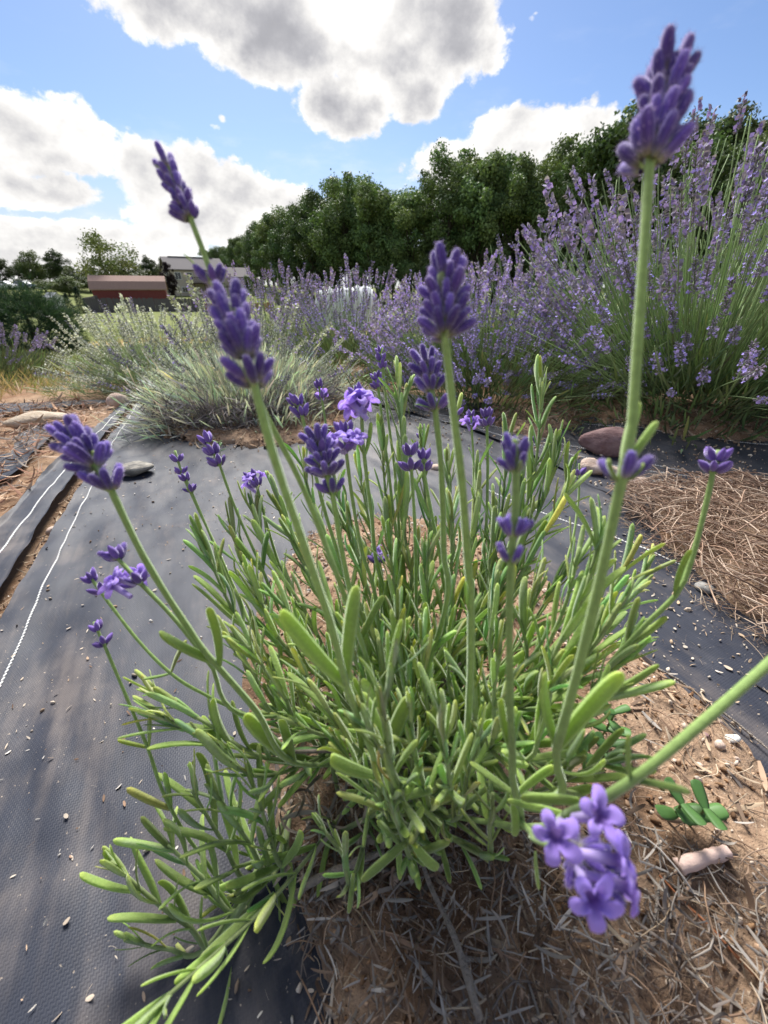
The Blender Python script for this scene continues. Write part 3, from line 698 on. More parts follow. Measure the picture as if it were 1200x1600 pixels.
# ---- soil
def mat_soil():
    m, g = new_mat('sandy_soil'); geo = g.node('ShaderNodeNewGeometry').outputs['Position']
    n1 = g.noise(geo, 70, 6, 0.7); n2 = g.noise(geo, 14, 5, 0.6); n3 = g.noise(geo, 380, 4, 0.7)
    c = g.mix(n1, (0.17, 0.10, 0.062), (0.46, 0.325, 0.22)); c = g.mix(g.step(n2, .45, .62), c, g.vmath('MULTIPLY', c, (.62, .55, .5)))
    c = g.mix(g.step(n3, .60, .68), c, (0.62, 0.50, 0.38)); c = g.mix(g.step(n3, .40, .33), c, (0.05, 0.03, 0.02))
    h = g.math('ADD', g.math('MULTIPLY', n1, 1.0), g.math('MULTIPLY', n3, 0.5))
    principled(g, c, 0.95, 0.12, bump(g, h, 0.9, 0.004)); return m
M_SOIL = mat_soil()
def in_poly(x, y, poly):
    poly = np.asarray(poly)[:, :2]; c = np.zeros(x.shape, bool); d = np.full(x.shape, 9.0)
    for (x1, y1), (x2, y2) in zip(poly, np.roll(poly, -1, 0)):
        k = ((y1 > y) != (y2 > y)) & (x < (x2 - x1) * (y - y1) / (y2 - y1 + 1e-15) + x1); c ^= k
        t = np.clip(((x - x1) * (x2 - x1) + (y - y1) * (y2 - y1)) / ((x2 - x1) ** 2 + (y2 - y1) ** 2 + 1e-12), 0, 1)
        d = np.minimum(d, np.hypot(x - x1 - t * (x2 - x1), y - y1 - t * (y2 - y1)))
    return np.where(c, d, -d)
def patch(name, poly, cell, height, rough, mat, rag=0.02, fall=0.06, lumps=0.0):
    """ragged heap of loose soil over the cloth"""
    poly = np.array(poly); lo = poly[:, :2].min(0) - .05; hi = poly[:, :2].max(0) + .05
    xs = np.arange(lo[0], hi[0], cell); ys = np.arange(lo[1], hi[1], cell); X, Y = np.meshgrid(xs, ys, indexing='ij')
    s = in_poly(X, Y, poly) + rag * (fbm(X, Y, 14, 4) * 2 + fbm(X, Y, 90, 2)); h = np.clip(s / fall, -0.5, 1); h = np.where(h > 0, h * (2 - h), h)
    Z = terrain(X, Y) + 0.012 + height * np.maximum(h, 0) + 1.1 * np.minimum(s, 0) + (fbm(X, Y, 60, 4) * rough + fbm(X, Y, 12, 3) * rough * 2 + lumps * np.abs(fbm(X, Y, 200, 2))) * np.clip(h + .4, 0, 1)
    keep = s > -0.035; Q = grid_quads(len(xs), len(ys)); Q = Q[keep.ravel()[Q].all(1)]
    used = np.unique(Q); mp = np.full(X.size, -1); mp[used] = np.arange(len(used))
    V = np.stack([X, Y, Z], -1).reshape(-1, 3)[used]
    return tag(Geo().add(V, mp[Q]).build(name, mat), kind='structure')
mound_poly = [gp(*p) for p in ((540, 1640), (510, 1500), (485, 1400), (455, 1300), (428, 1180), (405, 1060), (415, 975), (430, 905), (480, 850), (540, 825), (620, 815), (700, 835), (770, 860), (840, 920), (890, 985), (1000, 1040), (1100, 1120), (1160, 1190), (1260, 1290), (1500, 1500), (1500, 2600), (1150, 2600), (1130, 1600), (1100, 1545), (1050, 1560), (1040, 1640), (1000, 2600), (560, 2600))]
patch('soil', mound_poly, 0.0035, 0.012, 0.006, M_SOIL, 0.012, 0.05)
straw_poly = [gp(*p) for p in ((1000, 805), (1050, 775), (1120, 768), (1200, 790), (1400, 850), (1500, 1040), (1250, 1030), (1200, 990), (1120, 950), (1080, 905), (1020, 860))]
patch('soil', straw_poly, 0.006, 0.012, 0.006, M_SOIL, 0.03, 0.08)
base_polys = [[gp(*p) for p in ((820, 690), (900, 655), (1000, 672), (1090, 690), (1300, 700), (1300, 655), (1000, 640), (800, 640), (760, 655))],
              [gp(*p) for p in ((270, 680), (330, 700), (420, 708), (500, 680), (540, 640), (520, 610), (400, 640), (290, 650))]]
for bp in base_polys: patch('soil', bp, 0.006, 0.010, 0.008, M_SOIL, 0.11, 0.06)
bpy.context.view_layer.update()
_bv = bvh_of([o for o in COL.objects if o.name.startswith(('weed_fabric', 'soil'))])
def surf(x, y): return np.array([cloth_z(a, b) for a, b in zip(np.atleast_1d(x), np.atleast_1d(y))])

# ---- litter
M_DRY = veg('dry_litter', 0.85, 0.15, 0.0, 0.1)
def strip_t(n=5, w=.08, curl=0.0, hump=.2, taper=True):
    """flat curled strip, length 1 along z, bends towards y"""
    t = np.linspace(0, 1, n); ang = curl * t; z = np.concatenate([[0], np.cumsum(np.cos(ang[:-1]))]) / (n - 1); y = np.concatenate([[0], np.cumsum(np.sin(ang[:-1]))]) / (n - 1)
    ww = w * (np.sin(math.pi * np.clip(t * .9 + .08, 0, 1)) ** .5 if taper else np.ones(n))
    V = np.concatenate([np.stack([-ww, y, z - .5], 1), np.stack([np.zeros(n), y + w * hump, z - .5], 1), np.stack([ww, y, z - .5], 1)])
    Q = [[k * n + i, k * n + i + 1, (k + 1) * n + i + 1, (k + 1) * n + i] for k in range(2) for i in range(n - 1)]
    return V, np.array(Q), np.ones((len(V), 3))
def twig_t(curl=.4, r=.03):
    t = np.linspace(0, 1, 6); P = np.stack([0.08 * np.sin(5 * t) * curl, curl * .3 * t * (1 - t) * 2, t - .5], 1); v = tube(P, r * np.linspace(1, .7, 6), 5, False)
    return v[0], v[1], np.ones((len(v[0]), 3))
def crumb_t(seed):
    r = np.random.default_rng(seed); a = np.linspace(0, 2 * math.pi, 6, endpoint=False); V = []
    for zz, rr in ((-.35, .6), (0, 1.0), (.35, .65)): V.append(np.stack([rr * np.cos(a), rr * np.sin(a) * .8, np.full(6, zz)], 1) * (.8 + .4 * r.random((6, 1))))
    V = np.vstack(V + [[[0, 0, .5]], [[0, 0, -.5]]]) * .5; Q = [[k * 6 + i, k * 6 + (i + 1) % 6, (k + 1) * 6 + (i + 1) % 6, (k + 1) * 6 + i] for k in range(2) for i in range(6)]
    Q += [[12 + i, 12 + (i + 1) % 6, 18, 18] for i in range(0)]
    Q += [[12, 13, 14, 15], [12, 15, 16, 17], [3, 2, 1, 0], [5, 4, 3, 0]]
    return V, np.array(Q), np.ones((len(V), 3))
def scatter(x, y, templates, lo, hi, cols, geo, lift=.002, tilt=.25, seed=0, wid=(1, 1)):
    r = np.random.default_rng(seed); z = surf(x, y); k = len(x); which = r.integers(len(templates), size=k)
    a = r.random(k) * 6.28; d = np.stack([np.cos(a), np.sin(a), r.normal(size=k) * tilt], 1)
    up = np.stack([r.normal(size=k) * .6, r.normal(size=k) * .6, np.ones(k)], 1)
    F = frames(d, up); L = lo + (hi - lo) * r.random(k) ** 1.6; P = np.stack([x, y, z + lift * (0.3 + r.random(k))], 1)
    cols = np.array(cols); C = cols[r.integers(len(cols), size=k)] * (.65 + .6 * r.random(k))[:, None]
    ws = wid[0] + (wid[1] - wid[0]) * r.random(k)
    for j, t in enumerate(templates):
        q = which == j
        if q.any(): geo.copies(t, F[q], np.stack([L * ws, L * ws, L], 1)[q], P[q], C[q])
def rand_in(poly, n, seed, margin=0.0, dens=None):
    r = np.random.default_rng(seed); poly = np.array(poly); lo = poly[:, :2].min(0); hi = poly[:, :2].max(0); X = []; Y = []
    tot = 0
    while tot < n:
        x = lo[0] + (hi[0] - lo[0]) * r.random(n * 2); y = lo[1] + (hi[1] - lo[1]) * r.random(n * 2)
        k = in_poly(x, y, poly) > margin
        if dens is not None: k &= r.random(len(x)) < dens(x, y)
        X.append(x[k]); Y.append(y[k]); tot += k.sum()
    return np.concatenate(X)[:n], np.concatenate(Y)[:n]
GREYS = [(.27, .24, .21), (.19, .16, .14), (.34, .31, .28), (.20, .14, .10), (.13, .09, .065)]
STRAWS = [(.38, .29, .20), (.27, .18, .12), (.20, .13, .09), (.46, .37, .27), (.31, .22, .155)]
DEADLEAF = [strip_t(6, .055, c, .25) for c in (.5, 1.4, 2.4, -1.0, .1)]
NEEDLE = [twig_t(c, .014) for c in (.1, .5, 1.0)]
CRUMB = [crumb_t(i) for i in range(4)]; CHIP = [strip_t(4, w, c, .15) for w, c in ((.16, .4), (.3, .3), (.10, -.5))]
near_poly = [gp(*p) for p in ((500, 1640), (470, 1480), (450, 1340), (560, 1250), (780, 1230), (880, 1290), (1000, 1330), (1250, 1400), (1400, 1900), (1050, 2300), (600, 2300))]
g = Geo()
x, y = rand_in(near_poly, 2200, 1); scatter(x, y, DEADLEAF, .006, .019, GREYS, g, .006, .25, 2, (.5, 1.0))
x, y = rand_in(near_poly, 900, 3); scatter(x, y, NEEDLE, .006, .03, GREYS + STRAWS, g, .005, .2, 4, (.7, 1.3))
x, y = rand_in(mound_poly, 1000, 5); scatter(x, y, DEADLEAF, .006, .022, GREYS + STRAWS, g, .004, .2, 6, (.7, 1.4))
x, y = rand_in(mound_poly, 1500, 7); scatter(x, y, NEEDLE, .006, .03, STRAWS, g, .003, .15, 8, (.7, 1.4))
x, y = rand_in(mound_poly, 2600, 9); scatter(x, y, CRUMB, .0015, .006, [(.30, .18, .10), (.45, .30, .2), (.55, .46, .38), (.16, .09, .05)], g, .001, .6, 10)
tag(g.build('leaf_litter', M_DRY), 'dry grey curled leaves and straw bits on the soil round the plant', 'leaf litter', kind='stuff')
g = Geo()
x, y = rand_in(straw_poly, 3000, 11, -.04); scatter(x, y, NEEDLE, .02, .075, [(.36, .26, .19), (.27, .18, .13), (.46, .36, .28), (.17, .11, .08)], g, .018, .2, 12, (.5, 1.0))
x, y = rand_in([gp(*p) for p in ((960, 830), (1010, 780), (1300, 800), (1500, 1080), (1200, 1060), (1080, 950))], 1600, 13); scatter(x, y, NEEDLE, .008, .03, STRAWS, g, .003, .1, 14, (.5, 1.2))
tag(g.build('straw_pile', M_DRY), 'heap of reddish brown dry pine straw lying on the black fabric', 'straw', kind='stuff')
g = Geo()
left_mulch = [gp(*p) for p in ((-400, 860), (-60, 880), (0, 838), (60, 765), (115, 698), (165, 660), (180, 640), (100, 628), (0, 640), (-400, 660))]
x, y = rand_in(left_mulch, 5200, 15); scatter(x, y, NEEDLE + DEADLEAF[:2], .01, .05, [(.36, .22, .14), (.28, .15, .10), (.46, .33, .23), (.30, .25, .21)], g, .010, .15, 16, (.6, 1.3))
tag(g.build('pine_straw_mulch', M_DRY), 'reddish pine straw mulch beside the black fabric path', 'mulch', kind='stuff')
g = Geo()
gap_poly = edge_b + edge_a[::-1]
x, y = rand_in(gap_poly, 1800, 17); scatter(x, y, NEEDLE + DEADLEAF[:2], .004, .022, STRAWS + [(.10, .06, .04)], g, .006, .15, 18, (.6, 1.3)); x, y = rand_in(gap_poly, 1500, 61); scatter(x, y, CRUMB + CHIP, .0015, .006, STRAWS + [(.10, .06, .04)], g, .003, .2, 62)
tag(g.build('straw_bits', M_DRY), 'straw and bark bits filling the gap between two fabric sheets', 'straw', kind='stuff')
g = Geo()
fab_poly = [gp(*p) for p in ((-40, 1640), (-40, 1000), (200, 655), (330, 700), (470, 760), (430, 900), (370, 1060), (470, 1400), (550, 1640))]
x, y = rand_in(fab_poly, 1500, 19); scatter(x, y, CHIP + CHIP + NEEDLE + CRUMB[:1], .0006, .0048, [(.46, .38, .30), (.50, .43, .35), (.32, .23, .16), (.52, .48, .43), (.2, .13, .09)], g, .0012, .2, 20, (.6, 1.4))
fab_poly2 = [gp(*p) for p in ((860, 780), (1010, 800), (1100, 930), (1250, 1040), (1250, 1240), (1130, 1150), (1000, 1040), (890, 980))]
x, y = rand_in(fab_poly2, 1200, 21); scatter(x, y, CHIP + CHIP + NEEDLE + CRUMB[:1], .0008, .006, [(.42, .34, .26), (.34, .25, .17), (.26, .19, .13), (.46, .40, .33)], g, .0012, .2, 22, (.6, 1.4))
fab_poly3 = [gp(*p) for p in ((560, 650), (720, 640), (1250, 700), (1250, 790), (1000, 770), (860, 770), (700, 700))]
x, y = rand_in(fab_poly3, 1800, 23); scatter(x, y, CRUMB + NEEDLE, .0015, .007, [(.55, .47, .38), (.45, .33, .22), (.36, .26, .18)], g, .0015, .2, 24, (.6, 1.4))
for i, bp in enumerate(base_polys):
    x, y = rand_in(bp, 1300, 25 + i, -.03); scatter(x, y, NEEDLE + DEADLEAF[:2], .006, .03, STRAWS, g, .006, .2, 28 + i, (.6, 1.3)); x, y = rand_in(bp, 900, 45 + i, -.03); scatter(x, y, CRUMB, .002, .008, STRAWS, g, .003, .2, 48 + i)
tag(g.build('fabric_debris', M_DRY), 'pale chips and seed husks scattered over the black woven fabric', 'debris', kind='stuff')

# ---- stones
def mat_stone(name, c1, c2):
    m, g = new_mat(name); tc = g.node('ShaderNodeTexCoord').outputs['Object']
    n1 = g.noise(tc, 2.2, 6, .65); n2 = g.noise(tc, 14, 5, .6); c = g.mix(g.step(n1, .35, .65), c1, c2); c = g.scale_col(c, g.math('MULTIPLY_ADD', n2, .6, .7))
    principled(g, c, .85, .25, bump(g, n2, .35, .05)); return m
STONE = {'tan': mat_stone('tan_stone', (.36, .28, .20), (.50, .42, .33)), 'purple': mat_stone('purple_stone', (.20, .115, .11), (.30, .20, .19)),
         'pink': mat_stone('pink_stone', (.50, .36, .28), (.62, .50, .42)), 'grey': mat_stone('grey_stone', (.26, .25, .23), (.42, .40, .37)), 'white': mat_stone('white_stone', (.60, .56, .50), (.72, .70, .66)),
         'dark': mat_stone('two_tone_stone', (.10, .095, .09), (.36, .33, .28))}
def stone_mesh(seed, mat, rough=.18, n=14, facet=0.0):
    r = np.random.default_rng(seed); th = np.linspace(0, math.pi, n); ph = np.linspace(0, 2 * math.pi, 2 * n, endpoint=False); TH, PH = np.meshgrid(th, ph, indexing='ij')
    d = np.stack([np.sin(TH) * np.cos(PH), np.sin(TH) * np.sin(PH), np.cos(TH)], -1); rad = np.ones(TH.shape)
    for k in range(7):
        a = norm(r.normal(size=3)); rad += rough * .5 * np.cos(d @ a * (2 + k) + r.random() * 6) / (1 + .5 * k)
    for k in range(int(facet)):
        a = norm(r.normal(size=3)); q = d @ a; rad = np.minimum(rad, .78 / np.maximum(q, .2))
    V = (d * rad[..., None]).reshape(-1, 3); Q = []
    m = 2 * n
    for i in range(n - 1):
        for j in range(m): Q.append([i * m + j, (i + 1) * m + j, (i + 1) * m + (j + 1) % m, i * m + (j + 1) % m])
    return Geo().add(V * .5, Q).mesh('stone', STONE[mat])
def stone(px, py, wpx, aspect, flat, mat, label, seed, name='stone', group=None, rough=.2, facet=0, rz=None, cat='stone'):
    p = gp(px, py); dep = (np.array([p[0], p[1], p[2] - CAM_H]) @ np.array([0, CP, -SP])); w = wpx * dep / F_PX
    o = link(name, stone_mesh(seed, mat, rough, 14 if wpx > 30 else 8, facet)); o.scale = (w, w * aspect, w * flat)
    ang = math.atan2(p[0], p[1]); o.rotation_euler = (0, 0, -ang + (rz or 0)); o.location = (p[0], p[1], cloth_z(p[0], p[1]) + w * flat * .30); tag(o, label, cat, group)
stone(62, 664, 66, .8, .36, 'tan', 'smooth oval tan cobble lying on the pine straw', 1)
stone(187, 634, 30, .9, .75, 'pink', 'rounded pinkish stone at the foot of the white-flowered lavender', 2)
stone(212, 745, 52, .75, .42, 'dark', 'flat two-tone grey stone on the black fabric', 3, facet=5)
stone(91, 834, 27, .8, .7, 'pink', 'small angular orange-tan stone on the gap between the fabric sheets', 4, facet=6)
stone(943, 712, 88, .6, .52, 'purple', 'large purplish angular rock on the fabric by the big lavender', 5, facet=6, rz=.25)
stone(921, 745, 38, .8, .7, 'pink', 'square pinkish stone below the purplish rock', 6, facet=3)
stone(951, 748, 23, .9, .7, 'pink', 'small round pale stone beside the square pinkish stone', 7)
stone(986, 766, 44, .7, .45, 'pink', 'flat wedge-shaped pale stone in the row of small stones', 8, facet=5)
stone(1027, 768, 21, .9, .75, 'grey', 'small pale grey stone at the end of the row of stones', 9)
stone(1046, 775, 15, .9, .7, 'pink', 'tiny pinkish stone next to the pale grey stone', 10)
stone(512, 626, 30, .9, .7, 'grey', 'pale grey stone between the silver lavender and the purple row', 11)
stone(680, 735, 16, .9, .6, 'pink', 'small tan pebble on the fabric behind the young lavender', 12)
stone(862, 1010, 18, .8, .6, 'grey', 'grey pebble at the edge of the soil hole', 13)
stone(1093, 932, 26, .7, .6, 'grey', 'dull grey stone under the edge of the pine straw', 14)
stone(952, 1218, 20, .8, .8, 'pink', 'orange pebble beside the seedling with round leaves', 15, facet=4)
r_ = np.random.default_rng(8)
x, y = rand_in(mound_poly, 90, 31)
for i in range(90):
    s = .003 + .006 * r_.random() ** 2; o = link('pebble', bpy.data.objects['stone.%03d' % (1 + i % 5)].data if i % 3 else stone_mesh(50 + i, 'white' if i % 2 else 'pink', .3, 6, 4)); o.scale = (s, s * .8, s * .6)
    o.rotation_euler = (r_.random(), r_.random(), r_.random() * 6); o.location = (x[i], y[i], cloth_z(x[i], y[i]) + s * .2); tag(o, 'small pale pebble lying on the sandy soil round the young lavender', 'pebble', 'pebbles on the sandy soil')

# ---- sticks
M_STICK = plain('grey_stick', (.36, .31, .265), .95, .1, .55, 320, .8); M_STICK2 = plain('orange_stick', (.33, .13, .06), .8, .2, .3, 60); M_WOOD = plain('pink_wood', (.58, .42, .36), .85, .2, .25, 90)
def stick(pts, r0, r1, mat, label, name='stick', seg=7, lift=.003):
    P = np.array([gp(*p) for p in pts]); P = spline(P, 14); P[:, 2] = surf(P[:, 0], P[:, 1]) + lift + r0; o = P[0].copy()
    rr = np.linspace(r0, r1, 14) * (1 + .12 * np.random.default_rng(len(label)).normal(size=14)); v = tube(P - o, rr, seg); ob = Geo().add(v[0], v[1], None, v[2]).build(name, mat, loc=o); tag(ob, label, 'stick'); return ob
stick([(735, 1620), (700, 1500), (665, 1420), (640, 1340)], .0016, .0009, M_STICK, 'straight grey dead stick running out from under the plant', lift=.011)
stick([(1180, 1590), (1100, 1490), (1050, 1440), (1005, 1395)], .0007, .0005, M_STICK2, 'thin rusty red twig on the soil by the open flower')
stick([(1030, 1385), (1065, 1375), (1100, 1365)], .0032, .0030, M_WOOD, 'short chunk of pinkish bare wood on the soil', 'wood_chip', 6)
stick([(1005, 1065), (1060, 1090), (1130, 1140), (1200, 1200)], .0010, .0007, M_STICK, 'long pale straw stalk along the edge of the soil')
stick([(470, 1415), (530, 1390), (600, 1370)], .0021, .0012, M_STICK, 'stubby grey dead branch crossing the edge of the fabric', lift=.011)
stick([(980, 1530), (1000, 1450), (1010, 1400), (1060, 1385)], .0007, .0006, M_STICK, 'curved thin brown stem beside the open flower')
# ------------------------------------------------------------------ lavender bushes of the field
M_STEM = veg('bush_stems', .6, .3, .15, .22); M_SPIKE = veg('bush_flowers', .75, .15, .18, .22, .35, (.8, .75, 1.0)); M_BLADE = veg('bush_leaves', .65, .25, .25, .15, .2, (.9, 1, .9))
def bud_tmpl(seg=5, n=4):
    t = np.linspace(0, 1, n); rr = np.array([.35, 1.0, .85, .25]) if n == 4 else np.interp(t, [0, .25, .7, 1], [.4, 1, .9, .15]); a = np.linspace(0, 2 * math.pi, seg, endpoint=False)
    V = np.stack([np.outer(rr, np.cos(a)), np.outer(rr, np.sin(a)), np.outer(t, np.ones(seg)) * 2], -1).reshape(-1, 3)
    Q = [[i * seg + j, i * seg + (j + 1) % seg, (i + 1) * seg + (j + 1) % seg, (i + 1) * seg + j] for i in range(n - 1) for j in range(seg)]
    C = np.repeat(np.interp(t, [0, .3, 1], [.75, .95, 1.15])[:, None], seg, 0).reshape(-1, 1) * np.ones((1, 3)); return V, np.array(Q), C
BUD_S = bud_tmpl()
def floret_tmpl():
    V = [[0, 0, 0]]; a = np.linspace(0, 2 * math.pi, 10, endpoint=False)
    for k, b in enumerate(a): rr = 1.0 if k % 2 == 0 else .55; V.append([rr * math.cos(b), rr * math.sin(b), .35 if k % 2 == 0 else .2])
    Q = [[0, 1 + i, 1 + (i + 1) % 10, 1 + (i + 2) % 10] for i in range(0, 10, 2)]
    return np.array(V, float), np.array(Q), np.ones((11, 3))
FLO_S = floret_tmpl()
def spike_mesh(seed, kind):
    """interrupted spike, unit = 1 metre, about 0.07-0.11 long, grows along z"""
    r = np.random.default_rng(seed); g = Geo(); L = {'purple': .058, 'white': .05, 'grey': .055, 'pale': .04}[kind] * (.8 + .4 * r.random())
    P = np.stack([np.zeros(5), np.zeros(5), np.linspace(0, L, 5)], 1); v = tube(P, .0009, 5); g.add(v[0], v[1], (.16, .2, .1), v[2])
    z = 0.0; nw = int(L / .0078)
    for w in range(nw):
        f = w / max(1, nw - 1); z = L * (f if w else -.12) * .98; n = int(7 + 3 * r.random()) - int(3 * f); n = max(4, n)
        a = r.random() * 6 + np.arange(n) / n * 6.28 + r.normal(size=n) * .2; rad = .0020 * (1 - .35 * f)
        d = norm(np.stack([np.cos(a), np.sin(a), np.full(n, .75 + .6 * f)], 1)); p = np.stack([rad * np.cos(a), rad * np.sin(a), z + r.normal(size=n) * .0012], 1)
        base = {'purple': (.26, .235, .315), 'white': (.55, .58, .47), 'grey': (.22, .20, .29), 'pale': (.42, .46, .36)}[kind]
        C = np.array(base) * (.7 + .6 * r.random(n))[:, None]
        g.copies(BUD_S, frames(d), np.stack([np.full(n, .0011), np.full(n, .0011), .0028 * (.8 + .4 * r.random(n))], 1), p, C)
        pf = {'purple': .30, 'white': .5, 'grey': .06, 'pale': 0.0}[kind]; k = r.random(n) < pf * (1.1 - .5 * f)
        if k.any():
            fc = np.array((.40, .33, .82) if kind in ('purple', 'grey') else (.82, .84, .80)); m = k.sum()
            g.copies(FLO_S, frames(norm(d[k] + .3 * r.normal(size=(m, 3)))), .0031 * (.7 + .5 * r.random(m)), p[k] + d[k] * .0062, fc * (.75 + .5 * r.random(m))[:, None])
    return g.mesh('flower_spike', M_SPIKE, True)
SPIKES = {k: [spike_mesh(100 + 10 * i + len(k), k) for i in range(6)] for k in ('purple', 'white', 'grey', 'pale')}
def far_spike(kind):
    r = np.random.default_rng(len(kind)); n = 46; z = np.linspace(0, .062, n); a = r.random(n) * 6.28; d = norm(np.stack([np.cos(a), np.sin(a), np.full(n, .8)], 1)); g = Geo()
    tm = (np.array([[0, 0, 0], [.55, 0, .5], [0, .15, 1.], [-.55, 0, .5]]), np.array([[0, 1, 2, 3]]), np.ones((4, 3)))
    base = np.array({'purple': (.26, .235, .315), 'white': (.44, .48, .38), 'grey': (.22, .20, .29)}.get(kind, (.42, .46, .36))); C = base * (.6 + .7 * r.random(n))[:, None]
    k = r.random(n) < .22; C[k] = (.40, .30, .76) if kind != 'white' else (.7, .72, .66)
    g.copies(tm, frames(d), .0075 * (.8 + .5 * r.random(n)), np.stack([.0015 * np.cos(a), .0015 * np.sin(a), z], 1), C); return np.vstack(g.V), np.vstack(g.Q), np.vstack(g.C)
FAR_SPIKE = {k: far_spike(k) for k in ('purple', 'white', 'grey', 'pale')}
def stem_variant(bend, seed, col):
    """unit-length stem from the origin, starts along z and bends towards x by `bend` radians"""
    r = np.random.default_rng(seed); n = 8; t = np.linspace(0, 1, n); ang = bend * t ** 1.3 + .05 * np.sin(t * 6 + seed); s = 1 / (n - 1)
    P = np.zeros((n, 3)); P[1:, 0] = np.cumsum(np.sin(ang[:-1])) * s; P[1:, 2] = np.cumsum(np.cos(ang[:-1])) * s; P[:, 1] = .02 * np.sin(t * 3 + seed)
    v = tube(P, np.linspace(.0030, .0020, n), 4); T = norm(P[-1] - P[-2]); return P, (v[0], v[1], v[2]), T
BENDS = [-.5, -.35, -.2, -.08, .05, .15, .3, .45]
STEMV = [stem_variant(b, i, None) for i, b in enumerate(BENDS)]
_stem_me = {}
def stem_mesh(i, col):
    key = (i, col)
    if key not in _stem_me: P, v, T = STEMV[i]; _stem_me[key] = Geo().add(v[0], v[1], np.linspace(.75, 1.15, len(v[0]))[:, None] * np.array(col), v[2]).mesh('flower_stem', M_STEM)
    return _stem_me[key]
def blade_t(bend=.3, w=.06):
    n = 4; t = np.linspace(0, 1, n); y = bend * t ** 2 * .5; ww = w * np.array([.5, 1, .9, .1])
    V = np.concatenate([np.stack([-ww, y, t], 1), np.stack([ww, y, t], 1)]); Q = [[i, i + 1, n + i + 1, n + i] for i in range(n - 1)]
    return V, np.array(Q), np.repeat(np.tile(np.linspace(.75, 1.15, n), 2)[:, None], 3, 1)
BLADES = [blade_t(b, .040) for b in (-.3, .1, .5)]
def bush(name, c, label, group, n_parts, n_mass, length, tilt, spikes, stem_col, leaf_col, n_leaf, leaf_len, mound_r, mound_h, seed, spike_scale=1.0, ann=None, squash=1.0, face=None, mixk=None, spread=.12, dead=0):
    r = np.random.default_rng(seed); c = np.array(c); c[2] = terrain(c[0], c[1]); t = empty(name, c, label, 'lavender bush', group)
    N = n_parts + n_mass
    th = np.abs(r.normal(size=N)) * .55; th = tilt * np.clip(r.random(N) ** .62, 0, 1); ph = r.random(N) * 2 * math.pi
    if face is not None: ph = np.where(r.random(N) < .55, face + r.normal(size=N) * 1.0, ph)
    d = np.stack([np.sin(th) * np.cos(ph), np.sin(th) * np.sin(ph), np.cos(th)], 1)
    b = np.stack([np.cos(ph), np.sin(ph), np.zeros(N)], 1) * (spread * np.sqrt(r.random(N)) * (.4 + .8 * th / tilt))[:, None] + np.stack([np.zeros(N), np.zeros(N), mound_h * .25 * np.ones(N)], 1)
    L = length[0] + (length[1] - length[0]) * r.random(N); L = L * (1 - .12 * th)
    bi = np.clip((r.normal(size=N) * 1.6 + 3.0 - 1.5 * (th / 1.3 - .4)).astype(int), 0, 7)   # outer stems curve up, a few nod
    out = np.stack([np.cos(ph), np.sin(ph), np.zeros(N)], 1)
    x = out - (out * d).sum(1, keepdims=True) * d; x = norm(x + 1e-6); yv = np.cross(d, x); F = np.stack([x, yv, d], 2)
    order = np.argsort([((c + b[i] + d[i] * L[i])[1]) for i in range(N)]); parts = set(order[:n_parts].tolist()) if n_mass else set(range(N))
    gs = Geo(); gsp = Geo()
    for i in range(N):
        P, v, T = STEMV[bi[i]]; kind = spikes if (mixk is None or r.random() > mixk[1]) else mixk[0]; sm = SPIKES[kind][r.integers(6)] if kind else None
        if kind == 'purple' and th[i] > 1.05 and r.random() < .35: sm = None; kind = None
        ss = spike_scale * (.75 + .5 * r.random())
        if i in parts:
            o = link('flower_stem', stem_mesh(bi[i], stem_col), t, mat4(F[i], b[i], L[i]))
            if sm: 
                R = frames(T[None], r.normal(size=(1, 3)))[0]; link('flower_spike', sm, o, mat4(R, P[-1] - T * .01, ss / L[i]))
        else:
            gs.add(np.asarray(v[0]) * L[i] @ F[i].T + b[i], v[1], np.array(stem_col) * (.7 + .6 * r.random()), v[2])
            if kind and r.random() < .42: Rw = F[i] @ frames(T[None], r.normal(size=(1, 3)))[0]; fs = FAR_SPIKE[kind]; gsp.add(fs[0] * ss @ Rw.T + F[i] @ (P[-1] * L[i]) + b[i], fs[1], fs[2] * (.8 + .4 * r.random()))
    if n_mass: tag(gsp.build('spike_thicket', M_SPIKE, t), kind='stuff'); tag(gs.build('stem_thicket', M_STEM, t), kind='stuff')
    # leaves of the dense lower mound
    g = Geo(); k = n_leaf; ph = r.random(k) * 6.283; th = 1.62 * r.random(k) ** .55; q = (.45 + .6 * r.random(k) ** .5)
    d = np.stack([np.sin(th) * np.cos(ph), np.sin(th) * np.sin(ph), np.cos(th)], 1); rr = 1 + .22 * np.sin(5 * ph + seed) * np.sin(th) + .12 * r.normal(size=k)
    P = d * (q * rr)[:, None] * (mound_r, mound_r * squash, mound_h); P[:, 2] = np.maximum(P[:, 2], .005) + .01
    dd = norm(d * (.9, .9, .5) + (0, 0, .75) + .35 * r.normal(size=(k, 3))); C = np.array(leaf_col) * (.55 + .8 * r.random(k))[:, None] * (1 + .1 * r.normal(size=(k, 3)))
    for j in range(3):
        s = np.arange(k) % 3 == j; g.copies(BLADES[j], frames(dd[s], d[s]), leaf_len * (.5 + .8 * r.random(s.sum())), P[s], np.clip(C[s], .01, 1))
    tag(g.build('foliage', M_BLADE, t), kind='stuff')
